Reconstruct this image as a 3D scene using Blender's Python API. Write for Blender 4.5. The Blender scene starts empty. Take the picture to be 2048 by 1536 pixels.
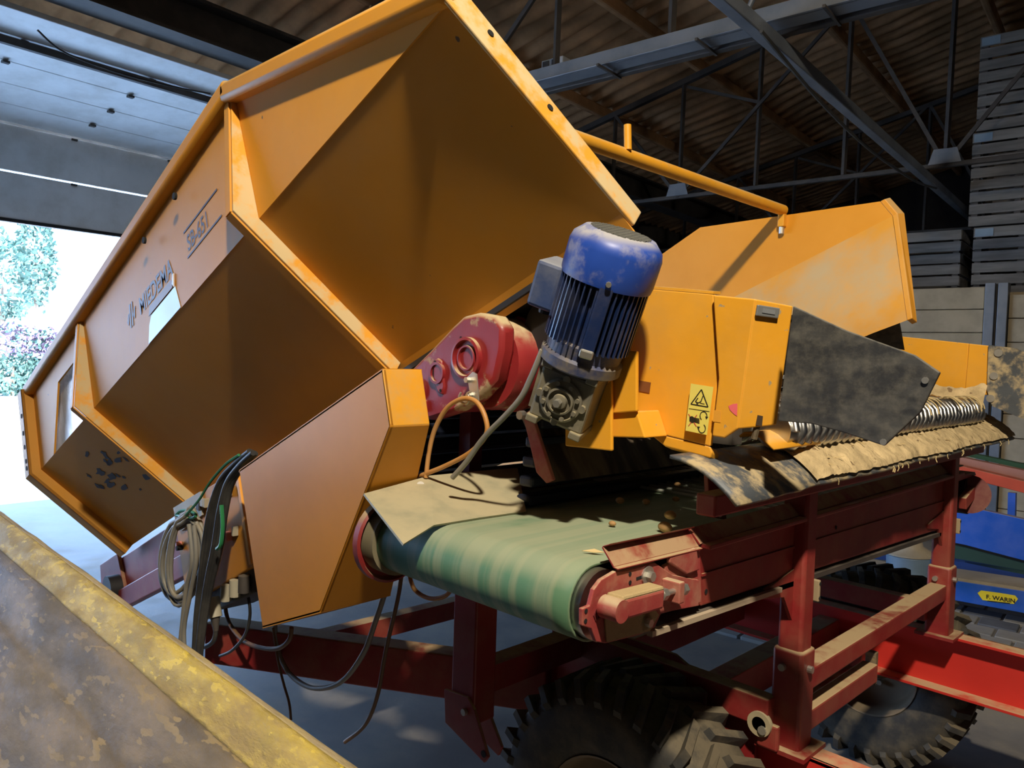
import bpy, bmesh, math, random
from mathutils import Vector as V, Matrix, noise as mnoise

random.seed(7)
scene = bpy.context.scene
COL = scene.collection
R = math.radians

# ------------------------------------------------------------------ camera
FPX, CAM_H = 1523.0, 1.75
_yaw, _pitch, _roll = R(45), R(-2.02), R(1.86)
_f = V((-math.sin(_yaw)*math.cos(_pitch), math.cos(_yaw)*math.cos(_pitch), math.sin(_pitch)))
_r0 = V((math.cos(_yaw), math.sin(_yaw), 0)); _u0 = _r0.cross(_f)
_r = _r0*math.cos(_roll) + _u0*math.sin(_roll)
_u = _u0*math.cos(_roll) - _r0*math.sin(_roll)
CAM = V((0, 0, CAM_H))
cd = bpy.data.cameras.new('camera'); cam = bpy.data.objects.new('camera', cd); COL.objects.link(cam)
cd.sensor_fit = 'HORIZONTAL'; cd.sensor_width = 36; cd.lens = FPX/2048*36; cd.clip_start = .03; cd.clip_end = 400
m3 = Matrix((_r, _u, -_f)).transposed()
cam.matrix_world = Matrix.Translation(CAM) @ m3.to_4x4()
scene.camera = cam

# ------------------------------------------------------------------ world, lights, exposure
scene.view_settings.view_transform = 'Standard'
scene.view_settings.look = 'None'
scene.view_settings.exposure = 0.25
scene.view_settings.gamma = 1.0
w = bpy.data.worlds.new('sky'); scene.world = w; w.use_nodes = True
bg = w.node_tree.nodes['Background']
bg.inputs[0].default_value = (0.35, 0.58, 1.0, 1); bg.inputs[1].default_value = 9.0

# building axes (the shed stands a few degrees off the machine)
DL = R(5.54)
BX = V((math.cos(DL), math.sin(DL), 0)); BY = V((-math.sin(DL), math.cos(DL), 0))
def B(x, y, z=0): return BX*x + BY*y + V((0, 0, z))

def lamp(name, kind, loc, energy, color, target=None, **kw):
    d = bpy.data.lights.new(name, kind); d.energy = energy; d.color = color
    for k, v in kw.items(): setattr(d, k, v)
    o = bpy.data.objects.new(name, d); COL.objects.link(o); o.location = loc
    if target is not None:
        o.rotation_euler = (V(target) - V(loc)).to_track_quat('-Z', 'Y').to_euler()
    return o
sun = lamp('sun', 'SUN', (0, 0, 30), 26.0, (1, .95, .88), angle=R(1))
sun.rotation_euler = (V((-.75, .25, -.9))).to_track_quat('-Z', 'Y').to_euler()
# daylight portal in the open door
po = lamp('door_daylight_portal', 'AREA', B(-9.05, 1.4, 1.55), 1.0, (1, 1, 1), B(0, 1.4, 1.55), shape='RECTANGLE', size=7.8, size_y=3.0)
po.data.cycles.is_portal = True
LAMP_POS = V((0.9, -0.6, 5.1)); LAMP_AIM = V((-.7, 2.1, 1.6))
FLOOD = lamp('floodlight_beam', 'SPOT', LAMP_POS + V((-.04, .05, -.07)), 1040, (1, .88, .70), LAMP_AIM, shadow_soft_size=.10, spot_size=R(120), spot_blend=1.0)

# ------------------------------------------------------------------ pixel helpers: a ray of the photo cut with a real plane
def ray(x, y): return _f + _r*((x-1024)/FPX) - _u*((y-768)/FPX)
def PX(x, y, X): d = ray(x, y); return CAM + d*(X/d.x)
def PY(x, y, Y): d = ray(x, y); return CAM + d*(Y/d.y)
def PZ(x, y, Z): d = ray(x, y); return CAM + d*((Z-CAM_H)/d.z)
def PBY(x, y, Y): d = ray(x, y); return CAM + d*(Y/d.dot(BY))

# ------------------------------------------------------------------ materials
MATS = {}
def mat(name, col, rough=.5, metal=0.0, var=.12, vscale=3.0, dust=None, dust_up=0.0, dust_all=0.0, dscale=6.0,
        chip=None, chip_t=.72, chip_scale=30.0, bump=0.0, bscale=60.0, spec=.5, coat=0.0, stretch=None, emit=None, streak=None, dsharp=None):
    if name in MATS: return MATS[name]
    m = bpy.data.materials.new(name); m.use_nodes = True; nt = m.node_tree; N = nt.nodes; L = nt.links
    bs = N['Principled BSDF']
    tc = N.new('ShaderNodeTexCoord'); src = tc.outputs['Object']
    if stretch:
        mp = N.new('ShaderNodeMapping'); mp.inputs['Scale'].default_value = stretch; L.new(src, mp.inputs[0]); src = mp.outputs[0]
    def nz(scale, detail=4, rough_=.6, vec=src):
        n = N.new('ShaderNodeTexNoise'); n.inputs['Scale'].default_value = scale; n.inputs['Detail'].default_value = detail
        n.inputs['Roughness'].default_value = rough_; L.new(vec, n.inputs['Vector']); return n.outputs['Fac']
    def mr(v, a, b, c=0., d=1.):
        n = N.new('ShaderNodeMapRange'); n.interpolation_type = 'SMOOTHSTEP'
        n.inputs[1].default_value = a; n.inputs[2].default_value = b; n.inputs[3].default_value = c; n.inputs[4].default_value = d
        L.new(v, n.inputs[0]); return n.outputs[0]
    def math_(op, a, b):
        n = N.new('ShaderNodeMath'); n.operation = op; n.use_clamp = True
        for i, q in enumerate((a, b)):
            if isinstance(q, (int, float)): n.inputs[i].default_value = q
            else: L.new(q, n.inputs[i])
        return n.outputs[0]
    def mix(f, a, b):
        n = N.new('ShaderNodeMix'); n.data_type = 'RGBA'
        if isinstance(f, (int, float)): n.inputs[0].default_value = f
        else: L.new(f, n.inputs[0])
        for i, q in ((6, a), (7, b)):
            if isinstance(q, tuple): n.inputs[i].default_value = (*q[:3], 1)
            else: L.new(q, n.inputs[i])
        return n.outputs[2]
    c = col
    if var:
        c = mix(mr(nz(vscale), .3, .7), tuple(q*(1-var) for q in col), tuple(min(1, q*(1+var)) for q in col))
    if streak:
        sc, scol, amt = streak
        mp = N.new('ShaderNodeMapping'); mp.inputs['Scale'].default_value = sc; L.new(tc.outputs['Object'], mp.inputs[0])
        c = mix(math_('MULTIPLY', mr(nz(1.0, 3, .55, mp.outputs[0]), .42, .62), amt), c, scol)
    if chip:
        c = mix(mr(nz(chip_scale, 3, .5), chip_t, chip_t+.03), c, chip)
    rsock = None
    if dust:
        f = None
        dn = nz(dscale, 6, .65)
        if dust_up:
            g = N.new('ShaderNodeNewGeometry'); sx = N.new('ShaderNodeSeparateXYZ'); L.new(g.outputs['Normal'], sx.inputs[0])
            up = mr(sx.outputs[2], .25, .8)
            f = math_('MULTIPLY', math_('MULTIPLY', up, dust_up), mr(dn, .28, .55))
        if dust_all:
            f2 = math_('MULTIPLY', mr(dn, *(dsharp or (.38, .72))), dust_all)
            f = f2 if f is None else math_('MAXIMUM', f, f2)
        c = mix(f, c, dust)
        rsock = mr(f, 0, 1, rough, .92)
    if isinstance(c, tuple): bs.inputs['Base Color'].default_value = (*c[:3], 1)
    else: L.new(c, bs.inputs['Base Color'])
    bs.inputs['Roughness'].default_value = rough
    if rsock is not None: L.new(rsock, bs.inputs['Roughness'])
    bs.inputs['Metallic'].default_value = metal
    bs.inputs['Specular IOR Level'].default_value = spec
    if coat: bs.inputs['Coat Weight'].default_value = coat
    if emit:
        bs.inputs['Emission Color'].default_value = (*emit[0], 1); bs.inputs['Emission Strength'].default_value = emit[1]
    if bump:
        bn = N.new('ShaderNodeBump'); bn.inputs['Strength'].default_value = bump; bn.inputs['Distance'].default_value = .01
        L.new(nz(bscale, 6, .65), bn.inputs['Height']); L.new(bn.outputs[0], bs.inputs['Normal'])
    MATS[name] = m; return m

DUST = (.47, .36, .19)
yel = mat('yellow_paint', (.66, .285, .022), .52, var=.05, dust=DUST, dust_up=.75, dust_all=.10, dscale=4, chip=(.16, .10, .05), chip_t=.76, chip_scale=22, bump=.03, bscale=9, spec=.25)
yel2 = mat('yellow_paint_chipped', (.76, .345, .022), .46, var=.08, dust=DUST, dust_up=.7, dust_all=.12, dscale=8, chip=(.40, .30, .16), chip_t=.70, chip_scale=40, bump=.06, bscale=30, spec=.35)
yel_in = mat('yellow_paint_dusty_inside', (.70, .29, .015), .5, var=.06, dust=(.50, .36, .16), dust_up=.95, dust_all=.08, dscale=3)
yel_fl = mat('yellow_dusty_flange', (.72, .33, .03), .55, var=.06, dust=(.56, .46, .26), dust_all=.85, dsharp=(.40, .56), dscale=7)
yel_dk = mat('yellow_guard_paint', (.58, .24, .02), .45, var=.07, spec=.3, dust=DUST, dust_up=.8, chip=(.07, .05, .03), chip_t=.77, chip_scale=14, bump=.03, bscale=5)
red = mat('red_frame_paint', (.24, .018, .018), .45, var=.15, dust=DUST, dust_up=.85, dust_all=.13, dscale=7, bump=.05, bscale=40)
red_br = mat('red_bright_paint', (.62, .035, .025), .40, var=.08, dust=(.55, .40, .22), dust_up=.95, dscale=5)
red_dusty = mat('red_dusty_paint', (.36, .05, .045), .6, var=.15, dust=(.52, .42, .25), dust_up=.85, dust_all=.35, dscale=12, bump=.10, bscale=60)
red_cast = mat('red_cast_housing', (.28, .022, .024), .42, var=.18, dust=(.52, .42, .24), dust_up=1.0, dust_all=.8, dsharp=(.53, .60), dscale=8, bump=.08, bscale=40, coat=.1)
belt_g = mat('green_belt', (.075, .19, .10), .55, var=.10, dust=(.34, .36, .24), dust_up=.65, dust_all=.15, dscale=2, streak=((26, .5, .5), (.36, .35, .20), .45), bump=.04, bscale=120)
rubber = mat('black_rubber', (.035, .036, .038), .55, var=.3, dust=(.30, .27, .20), dust_up=.4, dust_all=.22, dscale=34, streak=((9, 9, 26), (.13, .125, .11), .3), bump=.08, bscale=90)
rubber_mud = mat('rubber_with_mud', (.075, .085, .095), .5, var=.3, dust=(.52, .40, .21), dust_up=.0, dust_all=.85, dsharp=(.44, .62), dscale=13, bump=.15, bscale=50)
rubber_dk = mat('dark_rubber', (.016, .016, .018), .6, var=.3)
mud = mat('dried_mud', (.54, .41, .22), .95, var=.25, vscale=12, chip=(.22, .15, .08), chip_t=.66, chip_scale=28, bump=.7, bscale=45, spec=.1)
beige_sheet = mat('dusty_sheet', (.30, .29, .19), .6, var=.12, dust=(.47, .40, .24), dust_up=.8, dust_all=.5, dscale=5, bump=.05)
steel = mat('bright_steel', (.55, .55, .54), .28, 1.0, var=.1, dust=DUST, dust_up=.3, dust_all=.25, dscale=18)
zinc = mat('zinc_bolt', (.55, .53, .47), .4, .8, var=.1)
alu = mat('dusty_aluminium', (.22, .20, .15), .5, .35, var=.2, dust=(.34, .29, .17), dust_up=.9, dust_all=.55, dscale=14, bump=.1)
blue_m = mat('blue_motor_paint', (.012, .028, .10), .32, var=.2, dust=(.38, .33, .22), dust_up=.25, dust_all=.14, dscale=11, coat=.2)
blue_cap = mat('blue_fan_cover', (.018, .065, .36), .42, var=.25, dust=(.44, .42, .38), dust_up=.85, dust_all=.5, dsharp=(.48, .66), dscale=10)
blue_box = mat('blue_terminal_box', (.045, .075, .19), .4, var=.15, dust=(.34, .34, .32), dust_up=.6, dust_all=.3, dscale=9)
cable_g = mat('grey_cable', (.23, .22, .19), .5, var=.1, dust=DUST, dust_all=.3, dust_up=.3)
cable_o = mat('orange_cable', (.50, .22, .05), .5, var=.1, dust=DUST, dust_all=.35, dust_up=.3)
cable_k = mat('black_cable', (.03, .03, .03), .5, var=.2, dust=(.2, .18, .14), dust_all=.2)
green_w = mat('green_wire', (.03, .22, .08), .45)
red_k = mat('red_push_button', (.75, .12, .07), .35)
pale_pl = mat('pale_plastic', (.42, .38, .28), .5)
pink_pl = mat('pink_switch', (.70, .25, .20), .45)
dark_letter = mat('dark_lettering', (.055, .03, .035), .5)
sticker_m = mat('silver_sticker', (.34, .33, .30), .3, var=.1, dust=DUST, dust_all=.2)
rust_beam = mat('rusty_steel', (.15, .11, .06), .6, var=.4, vscale=18, dust=(.11, .10, .09), dust_all=.75, dscale=11, chip=(.25, .18, .075), chip_t=.59, chip_scale=65, bump=.35, bscale=120, stretch=(.35, 1, 1))
rust_yel = mat('worn_yellow_lip', (.42, .31, .05), .6, var=.3, vscale=22, dust=(.27, .20, .10), dust_all=.85, dscale=20, chip=(.60, .45, .06), chip_t=.58, chip_scale=70, bump=.5, bscale=140, stretch=(.45, 1, 1))
rust_tan = mat('worn_tan_edge', (.30, .24, .14), .65, var=.3, vscale=20, dust=(.45, .34, .10), dust_all=.5, dscale=25, bump=.4, bscale=120, stretch=(.45, 1, 1))
black_hole = mat('dark_opening', (.008, .008, .008), .9, var=0)
tyre_m = mat('tyre_rubber', (.028, .027, .025), .75, var=.25, dust=(.24, .19, .11), dust_up=.5, dust_all=.35, dscale=10, bump=.15, bscale=50)
rim_m = mat('dusty_rim', (.20, .15, .09), .7, var=.2)
web_rod = mat('worn_web_rod', (.55, .56, .48), .4, .2, var=.2)
straw = mat('straw', (.55, .42, .20), .8)

concrete = mat('concrete_floor', (.175, .165, .155), .55, var=.16, vscale=1.1, dust=(.36, .31, .23), dust_all=.5, dscale=2.5, bump=.12, bscale=35, spec=.4)
paver_m = mat('paver_stone', (.27, .26, .245), .75, var=.25, vscale=2.2, dust=(.36, .32, .24), dust_all=.4, bump=.15, bscale=50)
paver_d = mat('paver_stone_dark', (.10, .105, .12), .8, var=.25, vscale=3, bump=.15, bscale=50)
foam = mat('sprayed_foam', (.50, .28, .135), .9, var=.35, vscale=1.3, bump=.6, bscale=9, spec=.1)
steel_dk = mat('dark_painted_steel', (.055, .048, .043), .6, var=.25, dust=(.14, .11, .08), dust_up=.6, dust_all=.2, dscale=3)
galv = mat('grey_galvanised_steel', (.21, .235, .27), .45, .3, var=.18, dust=(.24, .20, .14), dust_up=.8, dust_all=.15)
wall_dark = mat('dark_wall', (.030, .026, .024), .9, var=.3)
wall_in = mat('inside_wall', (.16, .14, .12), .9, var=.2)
door_p = mat('pale_door_panel', (.84, .85, .84), .5, var=.06, vscale=1.2, dust=(.42, .38, .30), dust_all=.3, dscale=3)
conc_plank = mat('concrete_plank', (.46, .37, .24), .85, var=.14, vscale=3, bump=.15, bscale=30)
wood = mat('weathered_wood', (.23, .215, .195), .85, var=.3, vscale=4, bump=.2, bscale=40, stretch=(.25, 1, 2))
wood_d = mat('weathered_wood_dark', (.10, .09, .08), .9, var=.3)
tag_m = mat('pale_blue_tag', (.30, .40, .48), .6)
out_ground = mat('bright_yard', (.72, .70, .67), .8, var=.1)
leaf_m = mat('hedge_leaf', (.075, .16, .13), .6, var=.5, vscale=1.5)
leaf_p = mat('purple_leaf', (.17, .12, .18), .6, var=.4, vscale=1.5)
bark = mat('bark', (.20, .15, .11), .9)
white_wall = mat('white_render', (.80, .80, .78), .8, var=.03)
roof_out = mat('pale_roof', (.55, .56, .57), .7)
glass_d = mat('window_glass', (.30, .42, .48), .1)
blue_p = mat('blue_machine_paint', (.012, .10, .52), .42, var=.1, dust=DUST, dust_up=.7, dust_all=.08)
yel_tag = mat('yellow_label', (.85, .70, .04), .5, var=.03)
warn_y = mat('warning_sticker', (.80, .68, .13), .45, var=.05, dust=DUST, dust_all=.15)
ink = mat('black_ink', (.02, .018, .012), .5, var=0)
ink_r = mat('red_ink', (.55, .08, .05), .5, var=0)
pink_spray = mat('pink_spray', (.80, .14, .16), .5, var=.1)
orange_strip = mat('orange_edge', (.95, .40, .06), .4)
potato_m = mat('potato_skin', (.42, .24, .09), .75, var=.25, vscale=20, bump=.2)
white_pl = mat('white_plastic', (.62, .62, .60), .4)
lamp_g = mat('lamp_glass', (.9, .9, .85), .2, emit=((1, .88, .7), 12))
porange = mat('orange_red_rail', (.60, .08, .035), .5, var=.1, dust=(.50, .25, .17), dust_up=.8)

# ------------------------------------------------------------------ builders
ORG = {}
def tag(o, label=None, cat=None, group=None, kind=None):
    if label: o['label'] = label
    if cat: o['category'] = cat
    if group: o['group'] = group
    if kind: o['kind'] = kind
    return o
def thing(name, label, cat, loc, group=None):
    o = bpy.data.objects.new(name, None); COL.objects.link(o); o.location = V(loc); o.empty_display_size = .1
    ORG[o] = V(loc); return tag(o, label, cat, group)
def org(o): return ORG.get(o, V((0, 0, 0)))

class MB:
    def __init__(s): s.v = []; s.f = []
    def add(s, vs, fs):
        k = len(s.v); s.v += [V(q) for q in vs]; s.f += [tuple(i+k for i in f) for f in fs]; return s
    def prism(s, pts, ext):
        pts = [V(p) for p in pts]; ext = V(ext); n = len(pts)
        return s.add(pts + [p+ext for p in pts], [tuple(range(n)), tuple(range(2*n-1, n-1, -1))] + [(i, (i+1) % n, n+(i+1) % n, n+i) for i in range(n)])
    def box(s, c, sz, ax=None):
        ax = ax or (V((1, 0, 0)), V((0, 1, 0)), V((0, 0, 1))); c = V(c)
        h = [ax[i]*(sz[i]/2) for i in range(3)]
        vs = [c + h[0]*a + h[1]*b + h[2]*d for a in (-1, 1) for b in (-1, 1) for d in (-1, 1)]
        return s.add(vs, [(0, 1, 3, 2), (4, 6, 7, 5), (0, 4, 5, 1), (2, 3, 7, 6), (0, 2, 6, 4), (1, 5, 7, 3)])
    def bar(s, a, b, wd, ht, up=V((0, 0, 1))):
        a = V(a); b = V(b); d = (b-a); l = d.length; d.normalize(); sd = d.cross(up).normalized(); u2 = sd.cross(d)
        return s.box((a+b)/2, (l, wd, ht), (d, sd, u2))
    def ring(s, c, x, y, r, seg): return [c + x*(r*math.cos(2*math.pi*i/seg)) + y*(r*math.sin(2*math.pi*i/seg)) for i in range(seg)]
    def lathe(s, prof, o, axis, seg=32, cap0=True, cap1=True):
        axis = V(axis).normalized(); t = V((0, 0, 1)) if abs(axis.z) < .9 else V((1, 0, 0))
        x = axis.cross(t).normalized(); y = axis.cross(x); vs = []; fs = []
        for r, h in prof: vs += s.ring(V(o)+axis*h, x, y, max(r, 1e-4), seg)
        n = len(prof)
        for j in range(n-1):
            for i in range(seg):
                a = j*seg+i; b = j*seg+(i+1) % seg; fs.append((a, b, b+seg, a+seg))
        if cap0: fs.append(tuple(range(seg-1, -1, -1)))
        if cap1: fs.append(tuple(range((n-1)*seg, n*seg)))
        return s.add(vs, fs)
    def cyl(s, a, b, r, seg=20, r2=None):
        a = V(a); b = V(b); return s.lathe([(r, 0), (r if r2 is None else r2, (b-a).length)], a, b-a, seg)
    def tube(s, path, r, seg=8, closed=False):
        P = [V(p) for p in path]; n = len(P); vs = []; fs = []; prev = None
        for i in range(n):
            a = P[(i-1) % n] if (closed or i) else P[0]; b = P[(i+1) % n] if (closed or i < n-1) else P[-1]
            t = (b-a).normalized()
            if prev is None: prev = t.orthogonal().normalized()
            x = (prev - t*prev.dot(t)).normalized(); prev = x; y = t.cross(x)
            vs += s.ring(P[i], x, y, r if not callable(r) else r(i/(n-1)), seg)
        m = n if closed else n-1
        for j in range(m):
            for i in range(seg):
                a = j*seg+i; b = j*seg+(i+1) % seg; k = ((j+1) % n)*seg
                fs.append((a, b, k+(i+1) % seg, k+i))
        if not closed: fs += [tuple(range(seg-1, -1, -1)), tuple(range((n-1)*seg, n*seg))]
        return s.add(vs, fs)
    def build(s, name, m, parent=None, bev=0, smooth=None, recalc=True, kind=None):
        o0 = org(parent) if parent else V((0, 0, 0))
        me = bpy.data.meshes.new(name); me.from_pydata([v-o0 for v in s.v], [], s.f)
        if recalc:
            bm = bmesh.new(); bm.from_mesh(me); bmesh.ops.recalc_face_normals(bm, faces=bm.faces); bm.to_mesh(me); bm.free()
        if smooth:
            me.shade_smooth(); me.set_sharp_from_angle(angle=R(smooth))
        me.materials.append(m)
        o = bpy.data.objects.new(name, me); COL.objects.link(o)
        if parent: o.parent = parent; ORG[o] = org(parent)
        if bev:
            b = o.modifiers.new('bevel', 'BEVEL'); b.width = bev; b.segments = 2; b.limit_method = 'ANGLE'; b.angle_limit = R(40)
        if kind: o['kind'] = kind
        return o
def spline(pts, n=10):
    P = [V(p) for p in pts]; out = []
    for i in range(len(P)-1):
        p0 = P[max(i-1, 0)]; p1 = P[i]; p2 = P[i+1]; p3 = P[min(i+2, len(P)-1)]
        for k in range(n):
            t = k/n
            out.append(.5*((2*p1) + (p2-p0)*t + (2*p0-5*p1+4*p2-p3)*t*t + (3*p1-p0-3*p2+p3)*t**3))
    out.append(P[-1]); return out
def inst(src, name, parent, loc):
    """another piece that shares the mesh of src, at a world offset from it"""
    o = src.copy(); COL.objects.link(o); o.name = name; o.parent = parent; o.location = src.location + V(loc); ORG[o] = org(parent); return o
def text_mesh(name, body, size, m, parent, origin, ex, ey, lift, shear=0, xs=1.0, bold=0.0):
    c = bpy.data.curves.new(name, 'FONT'); c.body = body; c.size = size; c.shear = shear; c.offset = bold
    o = bpy.data.objects.new(name, c); COL.objects.link(o)
    dg = bpy.context.evaluated_depsgraph_get(); me = bpy.data.meshes.new_from_object(o.evaluated_get(dg)); bpy.data.objects.remove(o); bpy.data.curves.remove(c)
    ez = V(ex).cross(V(ey)).normalized(); o0 = org(parent)
    for v in me.vertices: v.co = V(origin) + V(ex)*(v.co.x*xs) + V(ey)*v.co.y + ez*lift - o0
    me.materials.clear(); me.materials.append(m); me.name = name
    ob = bpy.data.objects.new(name, me); COL.objects.link(ob); ob.parent = parent; ORG[ob] = org(parent); return ob
Z = V((0, 0, 1)); XA = V((1, 0, 0)); YA = V((0, 1, 0))
# ================================================================== THE SETTING
def PBX(x, y, X): d = ray(x, y); return CAM + d*(X/d.dot(BX))
def bquad(mb, x0, x1, y0, y1, z0, z1):
    return mb.prism([B(x0, y0, z0), B(x1, y0, z0), B(x1, y1, z0), B(x0, y1, z0)], (0, 0, z1-z0))
def bbar(mb, a, b, wd, ht): return mb.bar(B(*a), B(*b), wd, ht)
RX0, RX1, RY0, RY1 = -9.3, 7.5, -7.0, 20.0
def roof_z(x): return 5.75 + .23*(x+6.4)

fl = bquad(MB(), RX0, RX1, RY0, RY1, -.2, 0).build('floor', concrete); tag(fl, 'dusty concrete shed floor under the machine', 'floor', kind='structure')
# stone pavers in the right bay
pv0 = None; k = 0
for j in range(15):
    for i in range(17):
        x = -2.75 + i*.245 + (.12 if j % 2 else 0); y = 4.75 + j*.205
        dk = (i*7+j*13+random.randint(0, 3)) % 5 == 0
        z = random.uniform(.004, .012)
        if pv0 is None:
            mb = MB(); c = B(x, y, -.02)
            mb.box(c, (.228, .188, .06), (BX, BY, Z)); pv0 = mb.build('paver', paver_m, fl, bev=.006); base = c; pvm = pv0.data
            pvd = pvm.copy(); pvd.materials.clear(); pvd.materials.append(paver_d)
        else:
            o = inst(pv0, 'paver', fl, B(x, y, -.02+z)-base)
            if dk: o.data = pvd

# roof: corrugated sheet under sprayed foam
mb = MB(); nx, wl, per = 26, .30, 8; ny = int((RY1-RY0)/wl*per)
for i in range(nx+1):
    x = RX0-.2 + (RX1-RX0+.4)*i/nx
    for j in range(ny+1):
        y = RY0-.2 + (RY1-RY0+.4)*j/ny
        n = mnoise.noise(V((x*.9, y*.5, 0)))
        mb.v.append(B(x, y, roof_z(x) + .045*math.sin(2*math.pi*j/per + 1.6*n) + .05*n + .02*mnoise.noise(V((x*4, y*4, 3)))))
for i in range(nx):
    for j in range(ny):
        a = i*(ny+1)+j; mb.f.append((a, a+1, a+ny+2, a+ny+1))
ceil = mb.build('ceiling', foam, smooth=60, recalc=False); tag(ceil, 'brown foam-sprayed corrugated roof rising to the right', 'roof', kind='structure')
mb = MB(); mb.prism([B(RX0-.3, RY0-.3, roof_z(RX0-.3)+.25), B(RX1+.3, RY0-.3, roof_z(RX1+.3)+.25), B(RX1+.3, RY1+.3, roof_z(RX1+.3)+.25), B(RX0-.3, RY1+.3, roof_z(RX0-.3)+.25)], (0, 0, .1))
mb.build('roof_cover', steel_dk, ceil)
for x in (-8.2, -6.6, -5.0, -3.4, -1.8, -.2, 1.4, 3.0):
    bbar(MB(), (x, RY0, roof_z(x)-.13), (x, RY1, roof_z(x)-.13), .10, .17).build('purlin', foam, ceil, bev=.03)

# walls
DY0, DY1, DTOP = -2.5, 5.3, 3.98
wl_ = MB(); bquad(wl_, RX0-.15, RX0, RY0, DY0, 0, 5.4); bquad(wl_, RX0-.15, RX0, DY1, RY1, 0, 5.4); bquad(wl_, RX0-.15, RX0, DY0, DY1, DTOP, 5.4)
tag(wl_.build('wall_left', wall_in), 'shed wall around the open sectional door', 'wall', kind='structure')
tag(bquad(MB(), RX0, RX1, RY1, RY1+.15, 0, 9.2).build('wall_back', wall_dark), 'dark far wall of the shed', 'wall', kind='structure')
tag(bquad(MB(), RX0, RX1, RY0-.15, RY0, 0, 9.2).build('wall_front', wall_in), 'shed wall behind the viewer', 'wall', kind='structure')
tag(bquad(MB(), RX1, RX1+.15, RY0, RY1, 0, 9.4).build('wall_side', wall_in), 'shed wall on the near right side', 'wall', kind='structure')

# sectional door, half open
door = thing('door_1', 'pale sectional door half open, upper panels bent overhead', 'door', B(-9.0, 2.0, 0)); door['kind'] = 'structure'
dz = [3.0, 3.475, 3.955]; pan = []
for k in range(2):
    mb = MB(); bquad(mb, -9.03, -8.98, DY0+.05, DY1-.05, dz[k]+(.012 if k else 0), dz[k+1]-.006)
    pan.append((mb.build('door_panel', door_p, door, bev=.006), -9.0, dz[k+1]))
dx, dzz = .435, .066; x, z = -8.97, 3.965; PT = []
for k in range(5):
    mb = MB(); e = .006
    mb.prism([B(x+e, DY0+.05, z), B(x+e, DY1-.05, z), B(x+dx-e, DY1-.05, z+dzz), B(x+dx-e, DY0+.05, z+dzz)], (0, 0, .045))
    p = mb.build('door_panel', door_p, door, bev=.006); x += dx; z += dzz; pan.append((p, x, z))
for p, x, z in pan[:-1]:
    for y in (.2, 1.25, 2.3, 3.35, 4.4, 5.45):
        mb = MB(); mb.box(B(x+.02, y, z-.02), (.05, .055, .02), (BX, BY, Z)); mb.build('hinge', steel_dk, p)
xr, zr = pan[-2][1], pan[-2][2]
bbar(MB(), (xr+.03, DY0, zr-.05), (xr+.03, DY1, zr-.05), .05, .06).build('spring_shaft', steel_dk, door)
for y in (DY0+.03, DY1-.03):
    mb = MB(); bbar(mb, (-8.95, y, 0), (-8.95, y, 3.9), .05, .05); bbar(mb, (-8.95, y, 3.95), (-6.2, y, 4.36), .05, .05); mb.build('track', galv, door)
mb = MB(); bquad(mb, -9.04, -8.97, DY0+.05, DY1-.05, 2.965, 3.0); mb.build('bottom_seal', rubber_dk, door)
# loose cable under the overhead panels
pts = [PZ(75, 60, 4.2), PZ(130, 105, 4.1), PZ(245, 148, 4.05), PZ(355, 175, 4.07), PZ(420, 187, 4.15)]
tag(MB().tube(spline(pts, 8), .008, 6).build('hanging_cable', cable_k), 'thin black cable sagging under the open door panels', 'cable')

# steel beams above the door
tr = MB(); bquad(tr, -6.75, -6.45, RY0, RY1, 4.42, 4.45); bquad(tr, -6.62, -6.58, RY0, RY1, 4.45, 4.75); bquad(tr, -6.75, -6.45, RY0, RY1, 4.75, 4.78)
tag(tr.build('trim_1', steel_dk), 'dark steel header beam above the open door', 'beam', kind='structure')

# roof trusses along the building, seen behind the machine
def truss(y, label, chord_m, n0=-8, wide=.07):
    CZ = 4.13
    t = thing('roof_truss', label, 'roof truss', B(-2.0, y, CZ), 'steel roof trusses')
    bbar(MB(), (RX0+.02, y, CZ), (RX1-.02, y, CZ), wide, .055).build('bottom_chord', chord_m, t, bev=.008)
    bbar(MB(), (RX0+.02, y, roof_z(RX0)-.26), (RX1-.02, y, roof_z(RX1)-.26), .08, .08).build('top_chord', steel_dk, t)
    xs = [-6.37+1.13*i for i in range(-2, 11)]
    for i, x in enumerate(xs):
        if x > RX1-.3: break
        bbar(MB(), (x, y+.01, CZ), (x+.02, y, roof_z(x)-.24), .045, .045).build('web_post', steel_dk, t)
    for i in range(1, len(xs)-2, 3):
        x = xs[i+2]
        a = MB(); a.bar(B(x, y-.03, CZ), B(x-1.13, y-.03, roof_z(x-1.13)-.25), .03, .045); a.build('diagonal', steel_dk, t)
        a = MB(); a.bar(B(x, y-.03, CZ), B(x+2.26, y-.03, roof_z(x+2.26)-.25), .03, .045); a.build('diagonal', steel_dk, t)
        a = MB(); a.bar(B(x, y+.04, roof_z(x)-.3), B(x+1.13, y+.04, roof_z(x+1.13)-1.0), .03, .04); a.build('diagonal', steel_dk, t)
        mb = MB(); mb.prism([B(x-.17, y-.06, CZ+.01), B(x+.17, y-.06, CZ+.01), B(x+.12, y-.06, CZ+.18), B(x-.12, y-.06, CZ+.18)], BY*.01); mb.build('gusset_plate', galv, t)
    return t
truss(10.0, 'dark steel roof truss crossing in front of the crate stack', steel_dk)
truss(5.45, 'nearer steel roof truss carrying the grey cable tray', steel_dk)
truss(14.6, 'rearmost steel roof truss in the dark', steel_dk)
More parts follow.
